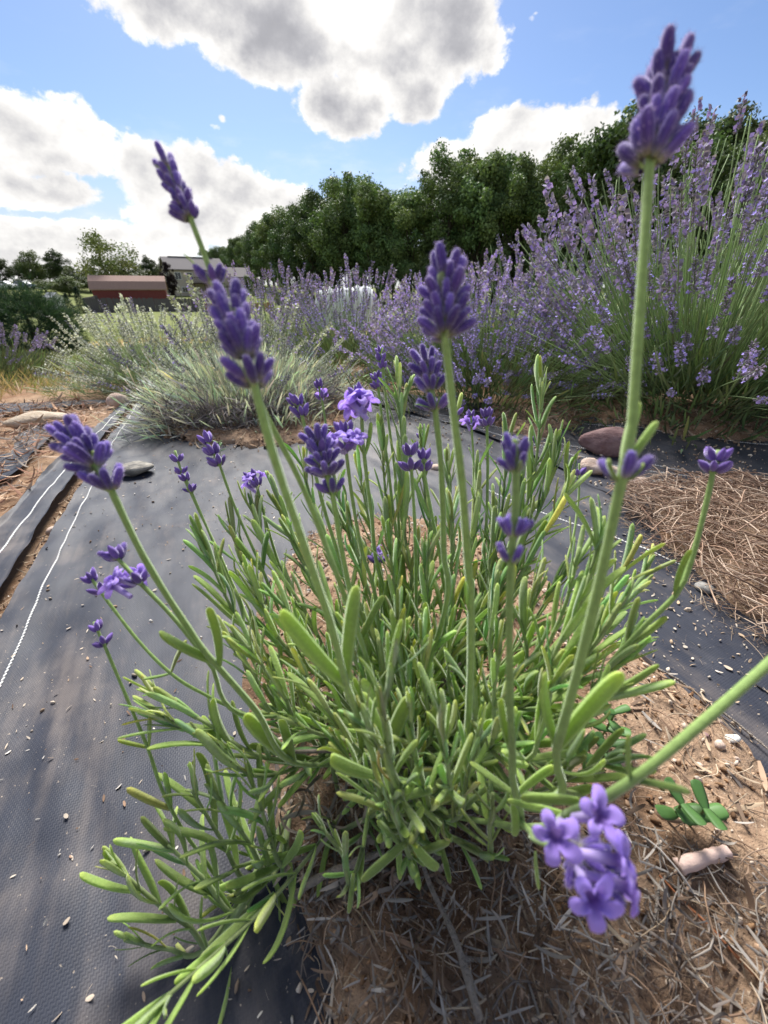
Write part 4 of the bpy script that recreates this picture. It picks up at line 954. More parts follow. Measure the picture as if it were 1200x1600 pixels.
    if dead:
        g = Geo(); ph = (face if face is not None else 0) + r.normal(size=dead) * .8; q = .85 + .30 * r.random(dead); z = .01 + .62 * mound_h * r.random(dead) ** 1.2
        P = np.stack([mound_r * q * np.cos(ph) * .9, mound_r * q * np.sin(ph) * .9, z], 1); dd = norm(np.stack([np.cos(ph) * .5, np.sin(ph) * .5, .3 + .4 * r.normal(size=dead)], 1) + .5 * r.normal(size=(dead, 3)))
        g.copies(BLADES[2], frames(dd, r.normal(size=(dead, 3))), leaf_len * (.4 + .6 * r.random(dead)), P, np.array((.27, .24, .23)) * (.5 + .9 * r.random(dead))[:, None]); tag(g.build('dead_foliage', M_DRY, t), kind='stuff')
    return t
GREEN_STEM = (.24, .34, .15); GREY_STEM = (.40, .46, .36)
bush('lavender_bush', (.90, 1.10, 0), 'big purple lavender bush with tall spikes behind the purplish rock', 'purple lavender row', 298, 640, (.36, .57), 1.42, 'purple', GREEN_STEM, (.12, .17, .08), 6400, .05, .40, .18, 1, 1.05, face=-2.5, spread=.24)
bush('lavender_bush', (.32, 1.27, 0), 'middle purple lavender bush leaning left beside the biggest one', 'purple lavender row', 220, 600, (.17, .30), 1.42, 'purple', GREEN_STEM, (.12, .165, .08), 5400, .045, .36, .14, 2, .82, face=-2.6, spread=.22)
bush('lavender_bush', (-.16, 1.95, 0), 'purple lavender bush in front of the white crop tunnel', 'purple lavender row', 180, 360, (.25, .38), 1.3, 'purple', GREEN_STEM, (.11, .15, .07), 3000, .05, .36, .14, 3, .9, spread=.22)
bush('lavender_bush', (-.62, 2.45, 0), 'small far purple lavender bush behind the silver-leaved one', 'purple lavender row', 150, 200, (.30, .46), 1.25, 'purple', GREEN_STEM, (.11, .15, .07), 2000, .05, .36, .14, 4, .95, spread=.2)
bush('lavender_bush', (.66, 1.62, 0), 'leaning purple lavender bush wedged behind the gap of the two nearest bushes', 'purple lavender row', 170, 420, (.30, .46), 1.35, 'purple', GREEN_STEM, (.11, .15, .07), 3600, .05, .36, .15, 15, .9, spread=.25)
bush('lavender_bush', (1.75, 1.75, 0), 'purple lavender bush next to the biggest one, by the wood side', 'purple lavender row', 170, 300, (.50, .74), 1.1, 'purple', GREEN_STEM, (.10, .145, .07), 2000, .05, .36, .17, 5, 1.0, spread=.2)
bush('silver_lavender_bush', (-.38, 1.08, 0), 'silvery leaved lavender bush with grey dead growth at its foot', None, 130, 60, (.13, .26), 1.2, 'pale', GREY_STEM, (.50, .55, .50), 6500, .044, .25, .115, 6, .85, face=-1.2, mixk=('grey', .22), spread=.12, dead=2600)
bush('white_lavender_bush', (-.92, 1.60, 0), 'white flowered lavender bush spreading over the path', None, 240, 240, (.15, .26), 1.4, 'white', (.32, .39, .25), (.24, .30, .19), 3600, .045, .26, .12, 7, .8, mixk=('grey', .10), spread=.15)
bush('lavender_bush', (-2.0, 2.0, 0), 'dusky lavender bush with dull violet spikes under the dark pine', None, 110, 160, (.16, .24), 1.3, 'grey', (.14, .18, .09), (.09, .12, .06), 2600, .05, .32, .11, 8, .9, spread=.2)

# ---- pine bush at the far left
def pine_bush():
    p = gp(30, 545); p = drop(18, 4.2); r = np.random.default_rng(12); H = top_z(30, 452, p) - p[2]; t = empty('pine_bush', p, 'dense dark green bushy pine beyond the lavender field', 'pine')
    v = tube([(0, 0, 0), (.03, 0, H * .5), (0, 0, H * .9)], [H * .05, H * .03, H * .01], 7); Geo().add(v[0], v[1], None, v[2]).build('trunk', M_BARK, t)
    g = Geo(); n = 3600; th = np.arccos(1 - 1.75 * r.random(n)); a = r.random(n) * 6.283; q = .55 + .5 * r.random(n) ** .6; q *= 1 + .13 * np.sin(a * 4 + th * 5) + .1 * r.normal(size=n); R = H * .70
    D = np.stack([np.sin(th) * np.cos(a), np.sin(th) * np.sin(a), np.cos(th)], 1); P = D * q[:, None] * (R, R, H * .62) + (0, 0, H * .36)
    P[:, 2] = np.maximum(P[:, 2], .05); needle_cloud(g, P, norm(D + (0, 0, .35)), 9, H * .11, r, np.array([.030, .062, .034])); g.build('crown', M_TREE, t, smooth=False)
pine_bush()

# ---- grasses
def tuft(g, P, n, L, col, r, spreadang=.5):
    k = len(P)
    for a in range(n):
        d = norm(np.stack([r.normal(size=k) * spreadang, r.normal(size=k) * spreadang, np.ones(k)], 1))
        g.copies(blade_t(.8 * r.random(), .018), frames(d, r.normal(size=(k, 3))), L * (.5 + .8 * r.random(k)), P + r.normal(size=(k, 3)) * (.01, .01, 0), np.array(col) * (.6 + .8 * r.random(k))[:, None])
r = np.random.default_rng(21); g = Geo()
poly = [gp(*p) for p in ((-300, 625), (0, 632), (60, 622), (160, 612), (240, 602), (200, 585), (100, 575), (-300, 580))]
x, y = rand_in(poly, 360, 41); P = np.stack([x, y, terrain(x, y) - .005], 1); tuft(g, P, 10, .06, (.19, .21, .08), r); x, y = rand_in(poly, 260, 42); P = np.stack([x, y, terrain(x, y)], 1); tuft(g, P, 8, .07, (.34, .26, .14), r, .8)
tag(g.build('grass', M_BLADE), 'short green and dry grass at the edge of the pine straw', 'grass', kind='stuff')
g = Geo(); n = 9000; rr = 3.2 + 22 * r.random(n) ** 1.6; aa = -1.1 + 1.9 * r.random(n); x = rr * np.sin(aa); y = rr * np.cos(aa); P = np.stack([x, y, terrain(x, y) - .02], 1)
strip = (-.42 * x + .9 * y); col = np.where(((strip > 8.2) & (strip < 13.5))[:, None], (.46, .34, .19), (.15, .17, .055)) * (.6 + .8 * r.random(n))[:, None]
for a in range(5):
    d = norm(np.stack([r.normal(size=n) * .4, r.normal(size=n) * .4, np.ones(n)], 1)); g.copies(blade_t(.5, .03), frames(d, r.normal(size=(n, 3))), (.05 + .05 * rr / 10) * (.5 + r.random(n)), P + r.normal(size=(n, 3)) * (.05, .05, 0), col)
tag(g.build('meadow_grass', M_BLADE), 'mown yellowish green meadow grass beyond the lavender rows', 'grass', kind='stuff')
# ------------------------------------------------------------------ the young lavender in front
def mat_leaf():
    m, g = new_mat('lavender_leaf'); a = g.node('ShaderNodeAttribute', attribute_name='Col').outputs['Color']
    r = g.node('ShaderNodeObjectInfo').outputs['Random']; tc = g.node('ShaderNodeTexCoord').outputs['Object']; geo = g.node('ShaderNodeNewGeometry').outputs['Position']
    c = g.scale_col(a, g.math('MULTIPLY_ADD', r, .5, .78)); r2 = g.math('FRACT', g.math('MULTIPLY', r, 9.7))
    c = g.mix(g.math('MULTIPLY', r2, .45), c, g.vmath('MULTIPLY', c, (1.15, 1.06, 1.3)))
    n = g.noise(geo, 900, 3, .6); nb = g.noise(geo, 140, 3, .6); c = g.scale_col(c, g.math('MULTIPLY_ADD', n, .5, .75)); c = g.mix(g.step(nb, .42, .62, 0, .45), c, g.vmath('MULTIPLY', c, (1.06, .99, 1.28)))
    spot = g.step(g.noise(geo, 330, 2, .5), .70, .74); c = g.mix(g.math('MULTIPLY', spot, g.step(r2, .88, .9)), c, (.05, .035, .02))
    principled(g, c, .66, .15, bump(g, n, .5, .0007), .6, (.92, 1, .88), .38, g.vmath('MULTIPLY', c, (1.4, 1.4, .5))); return m
M_LEAF = mat_leaf()
M_STALK = veg('lavender_stalk', .65, .2, .2, .12, .5, (.9, 1, .85), nscale=500, nvar=.4)
M_BUD = veg('lavender_bud', .78, .10, .12, .36, .9, (.80, .74, 1.0), nscale=900, tboost=(1.1, 1.0, 1.3))
M_PETAL = veg('lavender_petal', .6, .15, .35, .10, .4, (.9, .85, 1.0), nscale=700, tboost=(1.1, 1.0, 1.1), nvar=.15)
M_WOODY = plain('woody_stem', (.19, .16, .14), .95, .1, .45, 300)

def leaf_tmpl(nseg, ring, bend, twist, seed, W=.060):
    r = np.random.default_rng(seed); t = np.interp(np.linspace(0, 1, nseg + 1), [0, .55, .75, .88, 1], [0, .70, .90, .968, 1.0])
    w = W * np.interp(t, [0, .1, .35, .7, .88, .95, .985, 1], [.58, .72, .95, 1, .92, .74, .5, .14])
    ang = bend * (t ** 1.2) + .08 * np.sin(4 * t + seed); s = np.diff(t)
    y = np.concatenate([[0], np.cumsum(np.sin(ang[:-1]) * s)]); z = np.concatenate([[0], np.cumsum(np.cos(ang[:-1]) * s)])
    sec = {6: [(-1, -.18), (-.55, .30), (0, -.04), (.55, .30), (1, -.18), (0, -.42)], 4: [(-1, -.1), (0, .18), (1, -.1), (0, -.4)]}[ring]
    V = []; C = []
    side = .05 * np.sin(2.4 * t + seed) * (r.random() - .3)
    for i in range(nseg + 1):
        ca, sa = math.cos(ang[i]), math.sin(ang[i]); tw = twist * t[i]
        for k, (a, b) in enumerate(sec):
            p = np.array([a * math.cos(tw) - b * math.sin(tw), a * math.sin(tw) + b * math.cos(tw)]) * w[i]
            V.append((p[0] + side[i], y[i] + p[1] * ca, z[i] - p[1] * sa))
            edge = 1.22 if abs(a) > .9 else (.82 if a == 0 and b > 0 else 1.0)
            base = np.array([.28, .40, .105]) if b > -.3 else np.array([.37, .47, .23])
            c = base * edge * np.interp(t[i], [0, .2, 1], [1.15, .95, 1.05]); f = np.interp(t[i], [.86, .97], [0, .75]); C.append(c * (1 - f) + f * np.array([.40, .50, .11]))
    n = ring; Q = [[i * n + j, i * n + (j + 1) % n, (i + 1) * n + (j + 1) % n, (i + 1) * n + j] for i in range(nseg) for j in range(n)]
    e = nseg * n; Q += ([[e, e + 1, e + 2, e + 5], [e + 2, e + 3, e + 4, e + 5]] if ring == 6 else [[e, e + 1, e + 2, e + 3]])
    return np.array(V), np.array(Q), np.array(C)
LT_HI = [leaf_tmpl(9, 6, b, tw, i) for i, (b, tw) in enumerate([(.15, .1), (.5, -.2), (-.35, .3), (.9, .1), (-.7, -.3), (.3, .5), (0., -.5), (-.15, .2)])]
LT_LO = [leaf_tmpl(6, 4, b, tw, i) for i, (b, tw) in enumerate([(.15, .1), (.5, -.2), (-.35, .3), (.9, .1), (-.7, -.3), (.3, .5), (0., -.5), (-.15, .2)])]
LEAF_ME = [Geo().add(*t).mesh('leaf', M_LEAF) for t in LT_HI]
ROOT = np.array([0.005, 0.150, 0.012])
plant = empty('lavender_plant', ROOT, 'young green lavender plant with scattered violet flower heads in a soil hole', 'lavender plant')
rp = np.random.default_rng(77)
LEAVES = []   # (owner, variant, R, P, (sx, sz), tint)
def proj_px(P):
    q = P - np.array([0, 0, CAM_H]); dep = q[1] * CP - q[2] * SP; up = q[1] * SP + q[2] * CP
    return 600 + F_PX * q[0] / dep, 800 - F_PX * up / dep, dep
def add_leaf(owner, P, d, nrm, L, wf=1.0, var=None, tint=None):
    R = frames(d[None], nrm[None])[0]; LEAVES.append((owner, random.randrange(8) if var is None else var, R, np.array(P), (wf * L, L), tint))
def shoot_leaves(owner, C, L0, gap, r, start=.12, alpha=(1.0, .35), fasc=.38, w=1.0):
    """pairs of opposite leaves up a stem C (n,3)"""
    s = np.concatenate([[0], np.cumsum(np.linalg.norm(np.diff(C, axis=0), axis=1))]); tot = s[-1]; T = norm(np.gradient(C, axis=0)); q = tot * start; k = 0; phi0 = r.random() * 3
    while q < tot * .985:
        f = q / tot; P = np.array([np.interp(q, s, C[:, j]) for j in range(3)]); t = norm(np.array([np.interp(q, s, T[:, j]) for j in range(3)]))
        ref = norm(np.cross(t, [.3, .8, .5])); ref2 = np.cross(t, ref); phi = phi0 + k * 1.571 + r.normal() * .2
        for sgn in (0, math.pi):
            S = math.cos(phi + sgn) * ref + math.sin(phi + sgn) * ref2; al = np.interp(f, [0, 1], alpha) + r.normal() * .14
            d = math.cos(al) * t + math.sin(al) * S; d[2] += .22 * (1 - .6 * f); d = norm(d); nrm = math.sin(al) * t - math.cos(al) * S + np.array([0, 0, .25])
            L = 1.14 * L0 * np.interp(f, [0, .3, .75, 1], [.7, 1.0, .95, .55]) * (.75 + .45 * r.random()); add_leaf(owner, P, d, nrm, L, w * (.85 + .3 * r.random()))
            if r.random() < fasc and f < .9:
                for u in range(r.integers(1, 4)):
                    d2 = norm(d + t * .6 + .35 * r.normal(size=3)); add_leaf(owner, P + t * .001, d2, nrm, L * (.28 + .3 * r.random()), w)
        if f > .9:
            for u in range(3): add_leaf(owner, P, norm(t + .22 * r.normal(size=3)), r.normal(size=3), L0 * (.6 + .4 * r.random()), w * .9)
        q += 1.75 * gap * (.8 + .4 * r.random()) * np.interp(f, [0, 1], [1.15, .6]); k += 1
def stem_obj(name, C, r0, r1, col=(.25, .33, .13), seg=7):
    """square ridged stem; flower stalks carry short pale down"""
    fine = name == 'flower_stalk'; seg = 8 if fine else seg; Cr = C - ROOT; rr = np.linspace(r0, r1, len(C))
    if fine: rr = rr * (1 + .05 * np.sin(np.arange(len(C)) * 1.7) + .03 * rp.normal(size=len(C)))
    v = tube(Cr, rr, seg); V = v[0].copy(); n = len(V); m = len(C); cc = np.linspace(.85, 1.1, n)[:, None] * np.array(col)
    if fine:
        f = np.tile([1.10, .86], seg // 2); R = V[:m * seg].reshape(m, seg, 3); R[:] = Cr[:, None] + (R - Cr[:, None]) * f[None, :, None]; cc[:m * seg] *= np.tile(np.tile([1.12, .84], seg // 2), m)[:, None]
    g = Geo().add(V, v[1], cc, v[2])
    if fine:
        k = 420; i = rp.integers(0, (m - 6) * seg, size=k); P = V[i]; dn = norm(P - Cr[i // seg] + .0003 * rp.normal(size=(k, 3))); sd = norm(np.cross(dn, rp.normal(size=(k, 3)))) * .00003
        g.add(np.concatenate([P - sd, P + sd, P + dn * (.0003 + .0004 * rp.random(k))[:, None]]), None, np.tile((.55, .62, .42), (3 * k, 1)), np.stack([np.arange(k), np.arange(k) + k, np.arange(k) + 2 * k], 1))
    return g.build(name, M_STALK, plant)
def px_path(pts, root=None, n=22):
    P = [at(*p) for p in pts]
    if root is not None: P = P + [np.array(root)]
    return spline(np.array(P)[::-1], n)          # from the root up to the tip

# ---- buds and florets
def bud_mesh(seed):
    r = np.random.default_rng(seed); n, seg = 7, 10; t = np.linspace(0, 1, n); t = np.array([0, .12, .3, .6, .82, .94, 1.0]); rr = np.interp(t, [0, .12, .4, .75, .92, 1], [.5, .76, 1, .98, .76, .22]); a = np.linspace(0, 2 * math.pi, seg, endpoint=False)
    V = []; C = []; bend = .12 * r.normal()
    for i in range(n):
        for j in range(seg):
            q = rr[i] * (1 + .16 * (j % 2) - .08); V.append((q * math.cos(a[j]) + bend * 4 * t[i] ** 2, q * math.sin(a[j]), 4.1 * t[i]))
            c = np.array([.24, .25, .13]) * (1 - min(1, t[i] / .36)) + np.array([.092, .056, .285]) * min(1, t[i] / .36); f = max(0, (t[i] - .55) / .45) * .55; c = c * (1 - f) + f * np.array([.22, .16, .50]); C.append(c * (1.30 if j % 2 else .80))
    Q = [[i * seg + j, i * seg + (j + 1) % seg, (i + 1) * seg + (j + 1) % seg, (i + 1) * seg + j] for i in range(n - 1) for j in range(seg)]; e = (n - 1) * seg; Q += [[e, e + 1, e + 2, e + 9], [e + 2, e + 3, e + 8, e + 9], [e + 3, e + 4, e + 7, e + 8], [e + 4, e + 5, e + 6, e + 7]]
    V = np.array(V) * .25 * .98; V[:, :2] *= .68; G = Geo().add(V, Q, np.array(C)); k = 150; i = r.integers(seg, 6 * seg, size=k); Ptn = V[i]; dn = norm(np.stack([Ptn[:, 0], Ptn[:, 1], .10 + .25 * r.random(k)], 1) + .03 * r.normal(size=(k, 3)))
    sd = norm(np.cross(dn, r.normal(size=(k, 3)))) * .006; tipv = Ptn + dn * (.05 + .09 * r.random(k))[:, None]   # downy hairs
    G.add(np.concatenate([Ptn - sd, Ptn + sd, tipv]), None, np.tile((.55, .48, .74), (3 * k, 1)), np.stack([np.arange(k), np.arange(k) + k, np.arange(k) + 2 * k], 1)); return G.mesh('bud', M_BUD)
    return None   # unit length, radius about .25
BUDS = [bud_mesh(i) for i in range(5)]
def floret_mesh(seed):
    """two-lipped flower: tube and five wavy lobes; unit = 1 across, opens along z"""
    r = np.random.default_rng(seed); seg = 40; a = np.linspace(0, 2 * math.pi, seg, endpoint=False); big = np.where(np.cos(a) > .1, 1.12, .92)
    lob = .34 + .66 * np.abs(np.cos(2.5 * a)) ** .6; V = []; C = []
    rings = [(.0, .10, -1.0), (0, .12, -.5), (.0, .13, -.10), (.22, .0, .04), (.5, 0, .13), (.8, 0, .13), (1.0, 0, .06)]
    for q, base, z in rings:
        for j in range(seg):
            rad = base if q == 0 else .13 + (.60 * lob[j] * big[j] - .13) * q; zz = z + .045 * math.sin(5 * a[j] + 1.3 * seed + 3 * q) * q
            V.append((rad * math.cos(a[j]), rad * math.sin(a[j]), zz)); c = np.array([.46, .32, .86]) if q > .3 else (np.array([.55, .45, .80]) if z < -.4 else np.array([.17, .10, .36]) if q == 0 else np.array([.36, .24, .70])); C.append(c * (.92 + .16 * q))
    n = len(rings); Q = [[i * seg + j, i * seg + (j + 1) % seg, (i + 1) * seg + (j + 1) % seg, (i + 1) * seg + j] for i in range(n - 1) for j in range(seg)]
    return Geo().add(np.array(V), Q, np.array(C)).mesh('floret', M_PETAL)
FLORETS = [floret_mesh(i) for i in range(3)]
BUD_LIST = []
def head(owner, base, tip, whorls, bl, n_open, r, geo_core=None, tilt0=.85, lean=None, nb=7, open_sz=.0085):
    bl = bl * .80; tilt0 = tilt0 * .9; whorls = [f * .9 for f in whorls]
    """whorls: list of fractions along base->tip; bl = bud length in metres"""
    base = np.array(base); tip = np.array(tip); ax = norm(tip - base); H = np.linalg.norm(tip - base); ref = norm(np.cross(ax, [.2, 1, .1])); ref2 = np.cross(ax, ref); opened = 0
    for wi, f in enumerate(whorls):
        top = wi == len(whorls) - 1; last = len(whorls) - 1 if len(whorls) > 1 else 1; n = max(3, nb + (nb > 5) - int(3.0 * wi / last * (len(whorls) > 2))); ph = r.random() * 6; c = base + ax * H * f
        for k in range(n):
            a = ph + k / n * 6.283 + r.normal() * .15; S = math.cos(a) * ref + math.sin(a) * ref2; al = np.interp(f, [0, 1], [tilt0, .28]) + r.normal() * .10; d = norm(ax * math.cos(al) + S * math.sin(al)); p = c + S * bl * .20 - ax * bl * .1 + ax * r.normal() * bl * .06
            L = bl * (.82 + .3 * r.random()); BUD_LIST.append((owner, p, d, L))
            if opened < n_open and r.random() < (.8 if wi == 0 else .55):
                opened += 1; q = p + d * L * 1.25; dd = norm(d + .25 * r.normal(size=3)); R = frames(dd[None], ax[None])[0]; link('floret', FLORETS[r.integers(3)], owner, mat4(R, q - ROOT, open_sz * (.85 + .3 * r.random())))
        if wi == 0 or r.random() < .4:      # papery bracts under the whorl
            for k in range(2): a = ph + k * 3.14; S = math.cos(a) * ref + math.sin(a) * ref2; add_bract(owner, c - ax * bl * .25, norm(ax * .75 + S * .65), bl * .75, S)
def add_bract(owner, p, d, L, S):
    R = frames(d[None], -S[None])[0]; link('bract', BRACT, owner, mat4(R, p + S * .0006 - ROOT, L))
BRACT = Geo().add(*leaf_tmpl(6, 4, .5, 0, 3, .22)).mesh('bract', M_LEAF)

# ---- flower stalks: head base, head tip, depth; then the stalk downwards (pixels of the photograph, depth in metres)
def stalk(head_base, head_tip, dh, path, whorls, bl, n_open=0, root=None, r0=.0011, nb=7, nodes=(), extra=(), tilt0=.85, leafL=.022, open_sz=.0085, tip_d=0.0):
    root = ROOT + np.array([rp.normal() * .02, rp.normal() * .02, 0]) if root is None else np.array(root)
    b = at(*head_base, dh); t = at(*head_tip, dh + tip_d)
    C = px_path([(*head_base, dh)] + list(path), root, 40); C2 = np.vstack([C, b + (t - b) * np.linspace(.15, .9, 6)[:, None]])
    o = stem_obj('flower_stalk', C2, r0 * 1.25, r0 * .75, (.29, .42, .13))
    head(o, b, t, whorls, bl, n_open, rp, tilt0=tilt0, nb=nb, open_sz=open_sz)
    for (bx, by, bd, n) in extra:            # a lower, separate whorl on the stalk
        c = at(bx, by, bd); k = np.argmin(np.linalg.norm(C - c, axis=1)); c = C[k]; ax = norm(C[min(k + 1, 39)] - C[k - 1]); head(o, c - ax * .001, c + ax * .004, [.0], bl, 0, rp, nb=n, tilt0=.75)
    for (nx, ny, nd, L, tgt) in nodes:       # a leaf pair; tgt = pixels of the two leaf tips
        c = at(nx, ny, nd); k = np.argmin(np.linalg.norm(C - c, axis=1)); c = C[k]
        for (tx, ty, td) in tgt: v = at(tx, ty, td) - c; add_leaf(o, c, norm(v), np.array([0, -.3, 1.]) - .2 * v, np.linalg.norm(v), 1.15, var=random.choice([0, 1, 2, 5, 7]))
    return o, C
E = np.linspace
stalk((1015, 250), (1050, 95), .085, [(1000, 480, .084), (985, 690, .084), (972, 745, .085), (925, 960, .091), (870, 1165, .104), (838, 1245, .135)], [.02, .20, .40, .60, .78, .92], .0098, r0=.00130, nb=7, tilt0=.72, extra=[(975, 725, .085, 3)],
      nodes=[(975, 742, .085, 0, [(1032, 650, .083), (985, 645, .092)]), (870, 1165, .104, 0, [(836, 1035, .100), (978, 1045, .095)])])
stalk((695, 525), (697, 405), .100, [(708, 640, .103), (722, 760, .108), (731, 880, .116), (736, 960, .122), (733, 1100, .14), (722, 1230, .17)], [.06, .26, .48, .68, .86], .0088, r0=.00120, nb=8, tilt0=1.12, nodes=[(736, 975, .122, 0, [(722, 905, .116), (752, 925, .126)])])
stalk((680, 640), (662, 545), .145, [(690, 740, .149), (693, 860, .156), (690, 975, .165)], [.05, .42, .62, .85], .0092, r0=.0012, tilt0=1.05, nodes=[(690, 1030, .17, 0, [(660, 935, .165), (703, 985, .16)]), (682, 645, .146, 0, [(648, 630, .14)])])
stalk((398, 602), (352, 462), .088, [(430, 720, .091), (478, 860, .097), (520, 985, .106), (541, 1068, .114), (580, 1170, .14), (630, 1290, .19)], [.06, .38, .54, .74, .92], .0082, r0=.00120, nb=7, tilt0=.85, nodes=[(541, 1068, .114, 0, [(427, 950, .100), (556, 915, .112)]), (600, 1200, .155, 0, [(485, 1190, .13), (650, 1080, .14)])])
stalk((298, 342), (254, 245), .105, [(322, 405, .106), (338, 450, .108), (372, 535, .111), (412, 640, .115), (468, 750, .121), (508, 850, .128), (545, 950, .137)], [.04, .25, .45, .66, .88], .0062, r0=.00095, nb=6, tilt0=.55, extra=[(334, 440, .108, 6)], nodes=[(338, 452, .108, 0, [(285, 400, .104)])])
stalk((168, 754), (108, 676), .120, [(230, 880, .127), (310, 1005, .138), (332, 1032, .14), (400, 1110, .156), (462, 1192, .18)], [.40, .58, .76, .95], .0094, r0=.00110, nb=9, tilt0=1.3, extra=[(160, 745, .12, 7)], nodes=[(332, 1032, .14, 0, [(338, 940, .136), (240, 985, .128)]), (462, 1185, .178, 0, [(375, 1108, .16), (440, 1100, .17)])])
stalk((222, 914), (165, 852), .150, [(262, 955, .152), (300, 1000, .155), (330, 1040, .158), (400, 1120, .18)], [.1, .75], .0078, 4, r0=.0009, nb=6, tilt0=1.0)
stalk((158, 926), (135, 893), .175, [(215, 1000, .178), (268, 1053, .182), (320, 1085, .19), (420, 1130, .21)], [.1, .7], .0062, r0=.0009, nb=5, nodes=[(268, 1055, .182, 0, [(225, 1062, .18), (290, 1000, .18)])])
stalk((163, 1008), (145, 968), .180, [(198, 1090, .183), (232, 1172, .186), (258, 1245, .188), (310, 1330, .196), (390, 1395, .205)], [.05, .7], .0058, r0=.0009, nb=5, root=(-.03, .11, .012), nodes=[(232, 1172, .186, 0, [(182, 1155, .18), (240, 1115, .184)]), (262, 1265, .188, 0, [(198, 1232, .18), (262, 1200, .186)])])
stalk((285, 742), (272, 700), .262, [(312, 800, .262), (345, 870, .26), (372, 930, .258), (420, 1010, .25)], [.1, .6], .0072, r0=.0010, nb=5)
stalk((300, 770), (286, 738), .258, [(330, 840, .256), (362, 920, .254), (410, 1000, .25)], [.1, .7], .0072, r0=.0010, nb=5)
stalk((343, 726), (318, 680), .235, [(370, 800, .236), (408, 885, .236), (440, 960, .235), (500, 1060, .235)], [.05, .45, .85], .0088, r0=.0011, nb=6, nodes=[(408, 885, .236, 0, [(362, 842, .23), (418, 830, .235)])])
stalk((402, 762), (388, 733), .25, [(420, 830, .25), (450, 920, .25), (500, 1020, .245)], [.1, .6], .0080, 3, r0=.0010, nb=5)
stalk((511, 742), (492, 672), .150, [(520, 775, .152), (532, 850, .158), (552, 950, .166), (570, 1030, .175), (590, 1120, .19)], [.05, .3, .55, .8], .0090, r0=.00115, nb=9, tilt0=1.2, extra=[(521, 772, .152, 4)], nodes=[(566, 1010, .172, 0, [(520, 955, .165), (598, 930, .168)])])
stalk((472, 650), (460, 615), .215, [(484, 700, .217), (505, 790, .22), (540, 900, .225), (580, 1010, .225)], [.1, .6], .0084, r0=.0011, nb=6)
stalk((503, 624), (495, 592), .265, [(512, 680, .265), (530, 780, .262), (570, 920, .255)], [.1, .7], .0066, 1, r0=.0009, nb=5)
stalk((565, 642), (553, 598), .205, [(568, 700, .207), (580, 800, .212), (600, 920, .22)], [.1, .6], .0084, 6, r0=.0011, nb=7, tilt0=.9, open_sz=.012, nodes=[(570, 710, .207, 0, [(548, 668, .2), (584, 660, .205)])])
stalk((541, 706), (536, 660), .190, [(549, 770, .194), (565, 860, .2), (590, 960, .21)], [.1, .75], .0082, 4, r0=.001, nb=6, tilt0=.95)
stalk((598, 575), (592, 542), .27, [(606, 650, .268), (618, 750, .262), (625, 900, .25)], [.05, .45, .85], .0072, r0=.001, nb=5, tilt0=.5)
stalk((591, 607), (584, 578), .26, [(600, 680, .258), (612, 780, .252), (620, 900, .245)], [.1, .6], .0072, r0=.001, nb=6)
stalk((643, 735), (638, 692), .205, [(648, 820, .21), (650, 930, .215), (645, 1020, .22)], [.1, .7], .0086, r0=.001, nb=6, tilt0=.95)
stalk((662, 736), (662, 702), .21, [(674, 800, .214), (690, 890, .218), (690, 1000, .222)], [.1, .7], .0078, r0=.001, nb=5)
stalk((592, 882), (590, 855), .225, [(595, 940, .226), (605, 1020, .228)], [.2], .0088, 1, r0=.0008, nb=4)
stalk((761, 666), (760, 640), .245, [(762, 740, .245), (758, 840, .243), (740, 960, .24)], [.1, .7], .0078, r0=.001, nb=6, tilt0=1.0)
stalk((737, 668), (735, 640), .27, [(740, 740, .268), (735, 850, .26), (715, 970, .25)], [.1, .7], .006, 2, r0=.0008, nb=4)
stalk((806, 735), (803, 682), .092, [(806, 790, .092), (797, 900, .094), (796, 1000, .098), (797, 1100, .105), (800, 1205, .118), (790, 1290, .16)], [.05, .35, .6], .0062, r0=.00125, nb=5, tilt0=.5, extra=[(802, 838, .0925, 7), (800, 815, .0925, 5), (799, 888, .094, 4)], nodes=[(798, 1170, .112, 0, [(812, 1105, .11), (768, 1080, .112)]), (800, 1235, .13, 0, [(870, 1195, .12), (735, 1190, .13)])])
stalk((1114, 738), (1124, 700), .132, [(1104, 785, .133), (1082, 870, .135), (1060, 925, .137), (1010, 975, .143), (955, 1035, .153), (890, 1110, .18)], [.1, .6], .0062, r0=.00105, nb=7, tilt0=1.05, nodes=[(1050, 935, .138, 0, [(1060, 850, .133), (1080, 875, .138)]), (988, 1002, .146, 0, [(1048, 965, .14), (990, 930, .15)])])
stalk((905, 745), (905, 722), .27, [(903, 790, .268), (890, 860, .26), (850, 950, .25)], [.2], .007, r0=.0008, nb=5)
stalk((830, 695), (828, 680), .255, [(832, 740, .255), (822, 830, .25), (780, 950, .245)], [.2], .0072, r0=.0008, nb=3)
stalk((712, 650), (712, 632), .25, [(716, 720, .25), (722, 820, .245), (720, 930, .24)], [.2], .0072, r0=.0009, nb=2, nodes=[(713, 665, .25, 0, [(722, 612, .25)])])
stalk((660, 688), (660, 670), .27, [(664, 740, .27), (670, 830, .26)], [.2], .006, r0=.0007, nb=4)
stalk((1420, 880), (1460, 800), .086, [(1290, 960, .084), (1200, 1038, .083), (1085, 1140, .083), (975, 1228, .086), (900, 1265, .098), (800, 1290, .14)], [.1, .5, .9], .007, r0=.0011, nodes=[(975, 1228, .086, 0, [(973, 1140, .083), (1082, 1238, .083)])])
